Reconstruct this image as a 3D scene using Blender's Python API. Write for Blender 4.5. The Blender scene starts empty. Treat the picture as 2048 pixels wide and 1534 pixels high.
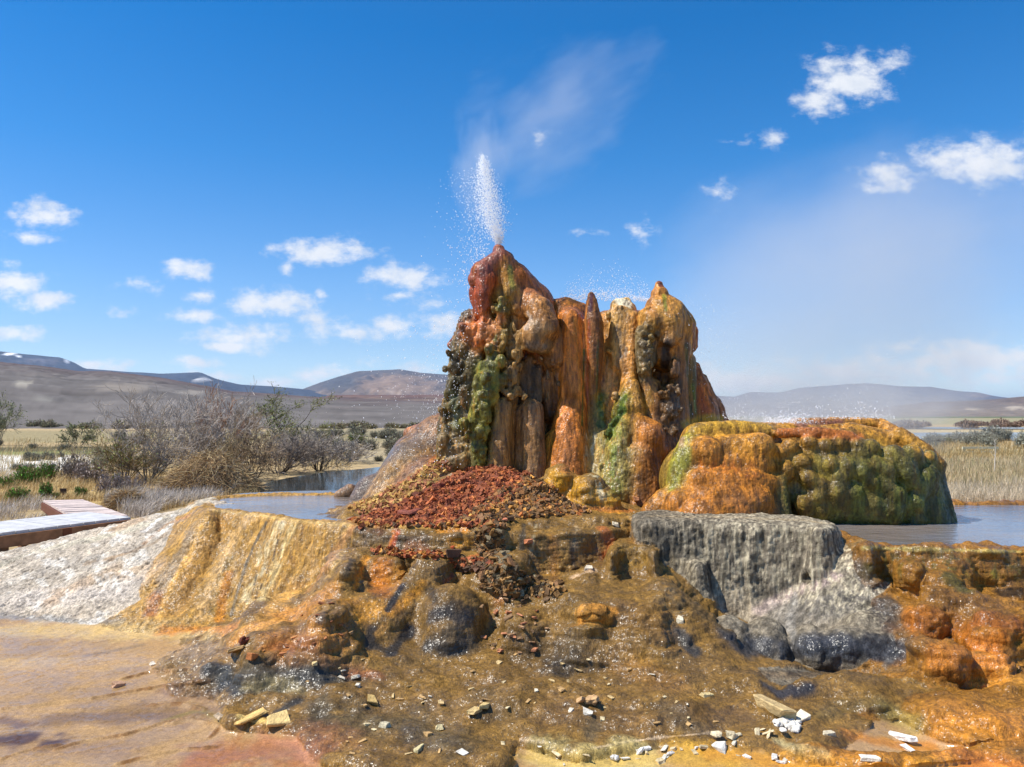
import bpy, math, random, time
import numpy as np
from mathutils import Vector
from mathutils.bvhtree import BVHTree
T0 = time.time()
def log(*a): print('[%.1f]' % (time.time()-T0), *a, flush=True)
scene = bpy.context.scene
col_root = scene.collection
F = 1577.0; EYE = 1.65; TH = math.atan((818-767)/F)
CS, SN = math.cos(TH), math.sin(TH)
CAM = np.array([0.0, 0.0, EYE])
def ray(px, py):
    u = (px-1024)/F; v = (767-py)/F
    return np.array([u, CS-v*SN, v*CS+SN])
def P(px, py, Y):
    d = ray(px, py); return CAM + d*(Y/d[1])
def G(px, py, z):
    d = ray(px, py); return CAM + d*((z-EYE)/d[2])
def pts(s): return [tuple(float(q) for q in w.split(',')) for w in s.split()]
def lin(h):
    c = np.array([int(h[i:i+2], 16) for i in (0, 2, 4)])/255.0
    return np.where(c <= .04045, c/12.92, ((c+.055)/1.055)**2.4)
# ---------------------------------------------------------------- noise
def _hash(ix, iy, iz, seed):
    n = (ix.astype(np.uint32)*np.uint32(374761393) + iy.astype(np.uint32)*np.uint32(668265263)
         + iz.astype(np.uint32)*np.uint32(2246822519) + np.uint32((seed*3266489917) & 0xffffffff))
    n = (n ^ (n >> np.uint32(13)))*np.uint32(1274126177)
    n = (n ^ (n >> np.uint32(15)))*np.uint32(2246822519)
    n = n ^ (n >> np.uint32(16))
    return n.astype(np.float32)/np.float32(4294967295.0)
def vnoise(x, y, z, seed=0):
    x, y, z = np.broadcast_arrays(np.asarray(x, np.float32), np.asarray(y, np.float32), np.asarray(z, np.float32))
    ix = np.floor(x).astype(np.int64); iy = np.floor(y).astype(np.int64); iz = np.floor(z).astype(np.int64)
    fx = x-ix; fy = y-iy; fz = z-iz
    fx = fx*fx*(3-2*fx); fy = fy*fy*(3-2*fy); fz = fz*fz*(3-2*fz)
    r = 0
    for a in (0, 1):
        wa = fx if a else 1-fx
        for b in (0, 1):
            wb = wa*(fy if b else 1-fy)
            for c in (0, 1):
                r = r + wb*(fz if c else 1-fz)*_hash(ix+a, iy+b, iz+c, seed)
    return r
def fbm(x, y, z, o=3, seed=0, gain=.5):
    r = 0; a = 1.0; s = 0
    for k in range(o):
        r = r + a*vnoise(x*2**k+k*17.3, y*2**k+k*5.1, z*2**k+k*9.7, seed+k); s += a; a *= gain
    return r/s
def worley(x, y, z, seed=0):
    ix = np.floor(x).astype(np.int64); iy = np.floor(y).astype(np.int64); iz = np.floor(z).astype(np.int64)
    best = np.full(x.shape, 9.0, np.float32)
    for a in (-1, 0, 1):
        for b in (-1, 0, 1):
            for c in (-1, 0, 1):
                jx, jy, jz = ix+a, iy+b, iz+c
                dx = jx+_hash(jx, jy, jz, seed)-x; dy = jy+_hash(jx, jy, jz, seed+1)-y; dz = jz+_hash(jx, jy, jz, seed+2)-z
                best = np.minimum(best, dx*dx+dy*dy+dz*dz)
    return np.sqrt(best)
def sstep(a, b, x):
    t = np.clip((x-a)/(b-a), 0, 1); return t*t*(3-2*t)
# ---------------------------------------------------------------- distance fields
def smin(a, b, k):
    h = np.clip(.5+.5*(b-a)/k, 0, 1)
    return b+(a-b)*h-k*h*(1-h)
def smax(a, b, k): return -smin(-a, -b, k)
def poly_sd(x, y, poly):
    d = np.full(np.broadcast(x, y).shape, 1e9, np.float32); s = np.ones(d.shape, np.float32)
    n = len(poly)
    for i in range(n):
        ax, ay = poly[i]; bx, by = poly[i-1]
        ex, ey = bx-ax, by-ay; L = ex*ex+ey*ey+1e-9
        wx = x-ax; wy = y-ay
        t = np.clip((wx*ex+wy*ey)/L, 0, 1)
        qx = wx-ex*t; qy = wy-ey*t
        d = np.minimum(d, qx*qx+qy*qy)
        c1 = y >= ay; c2 = y < by; c3 = ex*wy > ey*wx
        f = (c1 & c2 & c3) | (~c1 & ~c2 & ~c3)
        s = np.where(f, -s, s)
    return s*np.sqrt(d)
def catmull(p, n=4, closed=True):
    p = [np.array(q, float) for q in p]; m = len(p); out = []
    for i in range(m if closed else m-1):
        a, b, c, d = (p[(i+j) % m] if closed else p[min(max(i+j, 0), m-1)] for j in (-1, 0, 1, 2))
        for k in range(n):
            t = k/n
            out.append(.5*((2*b)+(-a+c)*t+(2*a-5*b+4*c-d)*t*t+(-a+3*b-3*c+d)*t**3))
    if not closed: out.append(p[-1])
    return out
def surface_nets(Fd, org, vs):
    """smooth watertight skin of the zero level of a sampled field"""
    S = Fd < 0
    nx, ny, nz = Fd.shape
    c = S[:-1, :-1, :-1].astype(np.int8)
    for a, b, d in ((1,0,0),(0,1,0),(1,1,0),(0,0,1),(1,0,1),(0,1,1),(1,1,1)):
        c = c + S[a:nx-1+a, b:ny-1+b, d:nz-1+d]
    I, J, K = np.nonzero((c > 0) & (c < 8)); del c
    idx = np.full((nx-1, ny-1, nz-1), -1, np.int32); idx[I, J, K] = np.arange(len(I), dtype=np.int32)
    cor = {}
    for a in (0,1):
        for b in (0,1):
            for d in (0,1): cor[a,b,d] = Fd[I+a, J+b, K+d].astype(np.float64)
    acc = np.zeros((len(I), 3)); cnt = np.zeros(len(I))
    for ax in range(3):
        for u in (0,1):
            for v in (0,1):
                k0 = [u, v]; k0.insert(ax, 0); k1 = [u, v]; k1.insert(ax, 1)
                f0 = cor[tuple(k0)]; f1 = cor[tuple(k1)]
                m = (f0 < 0) != (f1 < 0)
                t = np.where(m, f0/np.where(m, f0-f1, 1), 0)
                q = np.zeros((len(I), 3)); q[:, ax] = t
                o = [i for i in range(3) if i != ax]; q[:, o[0]] = u; q[:, o[1]] = v
                acc += q*m[:, None]; cnt += m
    V = (np.stack([I, J, K], 1)+acc/cnt[:, None])*vs+np.array(org)
    quads = []
    for ax in range(3):
        sl0 = [slice(None)]*3; sl1 = [slice(None)]*3
        sl0[ax] = slice(0, -1); sl1[ax] = slice(1, None)
        A = S[tuple(sl0)]; B = S[tuple(sl1)]
        E = np.argwhere(A != B)
        o = [i for i in range(3) if i != ax]
        sh = np.array(Fd.shape)
        ok = (E[:, o[0]] > 0) & (E[:, o[1]] > 0) & (E[:, o[0]] < sh[o[0]]-1) & (E[:, o[1]] < sh[o[1]]-1)
        E = E[ok]
        def cell(u, v):
            q = E.copy(); q[:, o[0]] -= u; q[:, o[1]] -= v
            return idx[q[:, 0], q[:, 1], q[:, 2]]
        Q = np.stack([cell(1,1), cell(0,1), cell(0,0), cell(1,0)], 1)
        ins = A[E[:, 0], E[:, 1], E[:, 2]]
        flip = ins if ax != 1 else ~ins
        Q[~flip] = Q[~flip][:, ::-1]
        quads.append(Q)
    return V, np.concatenate(quads)
def normals(V, Q):
    a = V[Q[:, 2]]-V[Q[:, 0]]; b = V[Q[:, 3]]-V[Q[:, 1]]
    n = np.cross(a, b); N = np.zeros_like(V)
    for i in range(4): 
        for k in range(3): N[:, k] += np.bincount(Q[:, i], n[:, k], len(V))
    return N/(np.linalg.norm(N, axis=1)[:, None]+1e-12)
# ---------------------------------------------------------------- objects
def tag(o, label=None, cat=None, group=None, kind=None):
    if label: o['label'] = label
    if cat: o['category'] = cat
    if group: o['group'] = group
    if kind: o['kind'] = kind
    return o
def link(o, parent=None):
    col_root.objects.link(o)
    if parent: o.parent = parent
    return o
def empty(name, loc=(0,0,0), rz=0):
    o = bpy.data.objects.new(name, None); o.location = loc; o.rotation_euler = (0, 0, rz); o.empty_display_size = .1
    return link(o)
def mesh(name, V, faces, mat, parent=None, smooth=False, cols=None, wet=None):
    """faces: (n,4) or (n,3) array, or list of them"""
    me = bpy.data.meshes.new(name)
    V = np.asarray(V, np.float32)
    if not isinstance(faces, list): faces = [faces]
    faces = [np.asarray(f, np.int32) for f in faces if len(f)]
    loops = np.concatenate([f.ravel() for f in faces]); nf = sum(len(f) for f in faces)
    tot = np.concatenate([np.full(len(f), f.shape[1], np.int32) for f in faces])
    me.vertices.add(len(V)); me.vertices.foreach_set('co', V.ravel())
    me.loops.add(len(loops)); me.loops.foreach_set('vertex_index', loops)
    me.polygons.add(nf); me.polygons.foreach_set('loop_start', np.concatenate([[0], np.cumsum(tot)[:-1]]).astype(np.int32))
    me.polygons.foreach_set('loop_total', tot)
    me.polygons.foreach_set('use_smooth', np.full(nf, smooth))
    me.update(calc_edges=True); me.validate()
    if cols is not None:
        a = me.color_attributes.new('pigment', 'FLOAT_COLOR', 'POINT')
        a.data.foreach_set('color', np.concatenate([cols, np.ones((len(cols), 1))], 1).astype(np.float32).ravel())
    if wet is not None:
        a = me.attributes.new('wet', 'FLOAT', 'POINT'); a.data.foreach_set('value', wet.astype(np.float32))
    if mat: me.materials.append(mat)
    return link(bpy.data.objects.new(name, me), parent)
def boxes(B):
    """list of (centre, half sizes, rotation z, rotation x) -> verts, quads"""
    V = []; Q = []
    base = np.array([[-1,-1,-1],[1,-1,-1],[1,1,-1],[-1,1,-1],[-1,-1,1],[1,-1,1],[1,1,1],[-1,1,1]], float)
    q = np.array([[0,3,2,1],[4,5,6,7],[0,1,5,4],[1,2,6,5],[2,3,7,6],[3,0,4,7]])
    for i, (c, h, rz, *rx) in enumerate(B):
        b = base*np.array(h)
        if rx: 
            ca, sa = math.cos(rx[0]), math.sin(rx[0]); b = b@np.array([[1,0,0],[0,ca,sa],[0,-sa,ca]])
        ca, sa = math.cos(rz), math.sin(rz); b = b@np.array([[ca,sa,0],[-sa,ca,0],[0,0,1]])
        V.append(b+np.array(c)); Q.append(q+8*i)
    return np.concatenate(V), np.concatenate(Q)
def tubes(segs, sides=3):
    """segs: (n,8) array p0,p1,r0,r1 -> prisms"""
    s = np.asarray(segs, float); p0, p1, r0, r1 = s[:, :3], s[:, 3:6], s[:, 6], s[:, 7]
    d = p1-p0; d /= np.linalg.norm(d, axis=1)[:, None]+1e-9
    up = np.where(np.abs(d[:, 2:3]) > .9, np.array([[1., 0, 0]]), np.array([[0, 0, 1.]]))
    a = np.cross(d, up); a /= np.linalg.norm(a, axis=1)[:, None]+1e-9; b = np.cross(d, a)
    n = len(s); V = np.zeros((n, 2*sides, 3))
    for k in range(sides):
        t = 2*math.pi*k/sides; o = a*math.cos(t)+b*math.sin(t)
        V[:, k] = p0+o*r0[:, None]; V[:, sides+k] = p1+o*r1[:, None]
    base = (np.arange(n)*2*sides)[:, None]
    Q = np.concatenate([base+np.array([[k, (k+1) % sides, sides+(k+1) % sides, sides+k]]) for k in range(sides)])
    return V.reshape(-1, 3), Q
# ---------------------------------------------------------------- materials
def newmat(name):
    m = bpy.data.materials.new(name); m.use_nodes = True
    nt = m.node_tree; return m, nt, nt.nodes['Principled BSDF'], nt.nodes['Material Output']
def nd(nt, t, **kw):
    n = nt.nodes.new(t)
    for k, v in kw.items():
        if k in n.inputs: n.inputs[k].default_value = v
        else: setattr(n, k, v)
    return n
def math_node(nt, op, a, b=None, c=None, clamp=False):
    n = nt.nodes.new('ShaderNodeMath'); n.operation = op; n.use_clamp = clamp
    for i, v in enumerate((a, b, c)):
        if v is None: continue
        if hasattr(v, 'links'): nt.links.new(v, n.inputs[i])
        else: n.inputs[i].default_value = v
    return n.outputs[0]
def mixcol(nt, f, a, b, bt='MIX'):
    n = nt.nodes.new('ShaderNodeMix'); n.data_type = 'RGBA'; n.blend_type = bt
    for s, v in ((n.inputs[0], f), (n.inputs[6], a), (n.inputs[7], b)):
        if hasattr(v, 'links'): nt.links.new(v, s)
        elif isinstance(v, (int, float)): s.default_value = v
        else: s.default_value = (*v, 1)
    return n.outputs[2]
def ramp(nt, f, stops):
    n = nt.nodes.new('ShaderNodeValToRGB'); e = n.color_ramp.elements
    while len(e) < len(stops): e.new(.5)
    for q, (p, c) in zip(e, stops):
        q.position = p; q.color = (*c, 1) if not isinstance(c, (int, float)) else (c, c, c, 1)
    nt.links.new(f, n.inputs[0]); return n.outputs[0]
def objcoord(nt): return nt.nodes.new('ShaderNodeTexCoord').outputs['Object']
def noise(nt, co, scale, detail=4, rough=.55, dist=0):
    n = nd(nt, 'ShaderNodeTexNoise', Scale=scale, Detail=detail, Roughness=rough, Distortion=dist)
    nt.links.new(co, n.inputs['Vector']); return n.outputs[0]
def simple_mat(name, c, rough=.8, var=.3, scale=8, spec=.3, bump=0, bscale=60, attr=False, trans=0):
    m, nt, b, o = newmat(name); co = objcoord(nt)
    f = noise(nt, co, scale, 5)
    k = ramp(nt, f, [(.3, 1-var), (.7, 1+var)])
    if attr:
        a = nd(nt, 'ShaderNodeAttribute', attribute_name='pigment'); src = a.outputs['Color']
    else: src = c
    nt.links.new(mixcol(nt, 1.0, src, k, 'MULTIPLY'), b.inputs['Base Color'])
    b.inputs['Roughness'].default_value = rough; b.inputs['Specular IOR Level'].default_value = spec
    if bump:
        n = nd(nt, 'ShaderNodeBump', Strength=bump, Distance=.01)
        nt.links.new(noise(nt, co, bscale, 4), n.inputs['Height']); nt.links.new(n.outputs[0], b.inputs['Normal'])
    return m
GL = .52
def rock_mat(nm='travertine', bmp=1.0, con=1.0, gl=GL, cr=.30):
    m, nt, b, o = newmat(nm); L = nt.links.new; co = objcoord(nt)
    a = nd(nt, 'ShaderNodeAttribute', attribute_name='pigment'); w = nd(nt, 'ShaderNodeAttribute', attribute_name='wet')
    mp = nd(nt, 'ShaderNodeMapping'); mp.inputs['Scale'].default_value = (1, 1, .28); L(co, mp.inputs[0])
    k1 = ramp(nt, noise(nt, mp.outputs[0], 26, 8, .68), [(.28, 1-.55*con), (.5, 1.0), (.72, 1+.5*con)])
    k2 = ramp(nt, noise(nt, co, 150, 3, .6), [(.3, .72), (.7, 1.25)])
    mp2 = nd(nt, 'ShaderNodeMapping'); mp2.inputs['Scale'].default_value = (1, 1, .10); L(co, mp2.inputs[0]); nst = noise(nt, mp2.outputs[0], 58, 5, .6)
    k3 = ramp(nt, nst, [(.33, 1-.42*con), (.5, 1.0), (.68, 1+.34*con)])
    c = mixcol(nt, 1.0, mixcol(nt, 1.0, a.outputs['Color'], k3, 'MULTIPLY'), k1, 'MULTIPLY'); c = mixcol(nt, 1.0, c, k2, 'MULTIPLY')
    L(c, b.inputs['Base Color'])
    wf = w.outputs['Fac']
    wn = math_node(nt, 'MULTIPLY', wf, math_node(nt, 'MULTIPLY_ADD', noise(nt, co, 4.5, 5), 3.4, -.95, True), None, True)
    L(math_node(nt, 'MULTIPLY_ADD', wn, -.48, .86), b.inputs['Roughness'])
    b.inputs['Specular IOR Level'].default_value = .22
    h = math_node(nt, 'ADD', math_node(nt, 'MULTIPLY_ADD', nst, .8, math_node(nt, 'MULTIPLY', noise(nt, co, 55, 6, .65), .8)), math_node(nt, 'MULTIPLY', noise(nt, co, 230, 3, .6), .3))
    bp = nd(nt, 'ShaderNodeBump', Strength=.9*bmp, Distance=.016); L(h, bp.inputs['Height']); L(bp.outputs[0], b.inputs['Normal'])
    L(wn, b.inputs['Coat Weight']); b.inputs['Coat Roughness'].default_value = cr; b.inputs['Coat IOR'].default_value = 1.45
    # wind-ruffled film: small facets of water, each catching the sun on its own
    vo = nd(nt, 'ShaderNodeTexVoronoi', Scale=125.0); L(co, vo.inputs['Vector'])
    v1 = nt.nodes.new('ShaderNodeVectorMath'); v1.operation = 'SUBTRACT'; L(vo.outputs['Color'], v1.inputs[0]); v1.inputs[1].default_value = (.5, .5, .5)
    bc = nd(nt, 'ShaderNodeBump', Strength=.8*min(1, bmp), Distance=.02*bmp); L(noise(nt, co, 22, 3), bc.inputs['Height'])
    v2 = nt.nodes.new('ShaderNodeVectorMath'); v2.operation = 'MULTIPLY_ADD'; L(v1.outputs[0], v2.inputs[0]); v2.inputs[1].default_value = (gl,)*3; L(bc.outputs[0], v2.inputs[2])
    v3 = nt.nodes.new('ShaderNodeVectorMath'); v3.operation = 'NORMALIZE'; L(v2.outputs[0], v3.inputs[0]); L(v3.outputs[0], b.inputs['Coat Normal'])
    return m
def water_mat(name, c, rough=.06, wav=14, st=.12):
    m, nt, b, o = newmat(name); L = nt.links.new; co = objcoord(nt)
    mp = nd(nt, 'ShaderNodeMapping'); mp.inputs['Scale'].default_value = (.5, 1, 1); L(co, mp.inputs[0])
    k = ramp(nt, noise(nt, mp.outputs[0], 1.1, 4), [(.3, .7), (.7, 1.3)])
    bl = ramp(nt, noise(nt, co, .8, 4), [(.42, 0.0), (.62, 1.0)]); c2 = mixcol(nt, bl, c, tuple(np.array(c)*np.array([1.15, .85, .62])))
    L(mixcol(nt, 1.0, c2, k, 'MULTIPLY'), b.inputs['Base Color'])
    b.inputs['Roughness'].default_value = rough; b.inputs['IOR'].default_value = 1.33
    bp = nd(nt, 'ShaderNodeBump', Strength=st, Distance=.02)
    L(noise(nt, mp.outputs[0], wav, 5, .6), bp.inputs['Height']); L(bp.outputs[0], b.inputs['Normal'])
    return m
# ================================================================ TERRACES (one sampled field, split by owner)
class Slab:
    def __init__(s, owner, z, lip, extra=(), prof=((0,0),(.4,.1)), k=.05, fl=.012, fs=11, scale=None, dish=0., kt=.05, warp=.03):
        s.owner, s.z, s.prof, s.k, s.fl, s.fs, s.scale, s.dish, s.kt, s.warp = owner, z, prof, k, fl, fs, scale, dish, kt, warp
        p = [tuple(G(a, b, z)[:2]) for a, b in pts(lip)] + list(extra)
        s.poly = catmull(p, 4)
        a = np.array(s.poly); m = max(q[1] for q in prof)*(2 if scale else 1)+.3
        s.bb = (a[:, 0].min()-m, a[:, 0].max()+m, a[:, 1].min()-m, a[:, 1].max()+m)
    def f2(s, x, y):
        w = s.warp
        xw = x+w*(vnoise(x*2.3, y*2.3, 0, 3)-.5)*2; yw = y+w*(vnoise(x*2.3, y*2.3, 5, 4)-.5)*2
        d = poly_sd(xw, yw, s.poly)
        if s.fl: d = d+s.fl*(fbm(x*s.fs, y*s.fs, 1.5, 3, 7)-.5)*2*sstep(-.25, .05, d)
        sc = s.scale(x, y) if s.scale else np.ones_like(d)
        top = s.z-s.dish*sstep(.09, .24, -d+.10*(fbm(x*5, y*5, 3, 3, 9)-.5)) if s.dish else s.z+0*d
        return d, sc, top
    def f3(s, q, z):
        d, sc, top = q
        if d.ndim == 2: d = d[:, :, None]; sc = sc[:, :, None]; top = top[:, :, None]; z = z[None, None, :]
        off = np.interp(s.z-z, [p[0] for p in s.prof], [p[1] for p in s.prof]).astype(np.float32)
        return smax(d-off*sc, z-top, s.kt)
class Ridge:
    """crest line with heights, falling away parabolically"""
    def __init__(s, owner, line, w, pw=1.6, k=.08, zb=0.):
        s.owner, s.line, s.w, s.pw, s.k, s.zb = owner, line, w, pw, k, zb
        a = np.array(line); m = w+.2
        s.bb = (a[:, 0].min()-m, a[:, 0].max()+m, a[:, 1].min()-m, a[:, 1].max()+m)
    def f2(s, x, y):
        best = np.full(x.shape, 1e9, np.float32); zc = np.zeros(x.shape, np.float32)
        L = s.line if len(s.line) > 1 else [s.line[0], (s.line[0][0]+.001, s.line[0][1], s.line[0][2])]
        for a, b in zip(L[:-1], L[1:]):
            ex, ey = b[0]-a[0], b[1]-a[1]
            t = np.clip(((x-a[0])*ex+(y-a[1])*ey)/(ex*ex+ey*ey), 0, 1)
            d = np.hypot(x-a[0]-ex*t, y-a[1]-ey*t)
            m = d < best; best = np.where(m, d, best); zc = np.where(m, a[2]+(b[2]-a[2])*t, zc)
        q = best/s.w
        h = s.zb+(zc-s.zb)*(1-q**s.pw)-.02-(4*np.maximum(q-1, 0) if s.zb else 0)
        sl = np.abs((zc-s.zb)*s.pw*np.maximum(q, .02)**(s.pw-1)/s.w)
        return h, np.sqrt(1+sl*sl)
    def f3(s, q, z):
        h, g = q
        if h.ndim == 2: h = h[:, :, None]; g = g[:, :, None]; z = z[None, None, :]
        return (z-h)/g
class Blob:
    """chain of tapered capsules, given as px,py,depth,radius px"""
    def __init__(s, owner, spec, k=.06, flat=1.0):
        s.owner, s.k, s.flat = owner, k, flat
        s.n = [(P(a, b, Y), r*Y/F) for a, b, Y, r in pts(spec)]
        a = np.array([c for c, r in s.n]); m = max(r for c, r in s.n)+.25
        s.bb = (a[:, 0].min()-m, a[:, 0].max()+m, a[:, 1].min()-m, a[:, 1].max()+m)
    def f2(s, x, y): return x, y
    def f3(s, q, z):
        x, y = q
        if x.ndim == 2: x = x[:, :, None]; y = y[:, :, None]; z = z[None, None, :]
        out = None; n = s.n if len(s.n) > 1 else [s.n[0], (s.n[0][0]+1e-3, s.n[0][1])]
        for (a, ra), (b, rb) in zip(n[:-1], n[1:]):
            e = b-a
            t = np.clip(((x-a[0])*e[0]+(y-a[1])*e[1]+(z-a[2])*e[2])/(e@e), 0, 1)
            d = np.sqrt((x-a[0]-e[0]*t)**2+(y-a[1]-e[1]*t)**2+((z-a[2]-e[2]*t)/s.flat)**2)-(ra+(rb-ra)*t)
            out = d if out is None else np.minimum(out, d)
        return out
OWN = ['bed', 'white', 'orange', 'central', 'grey', 'right']
lx = lambda x, y: (1.9-1.1*sstep(-2.7, -1.9, x)).astype(np.float32)
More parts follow.
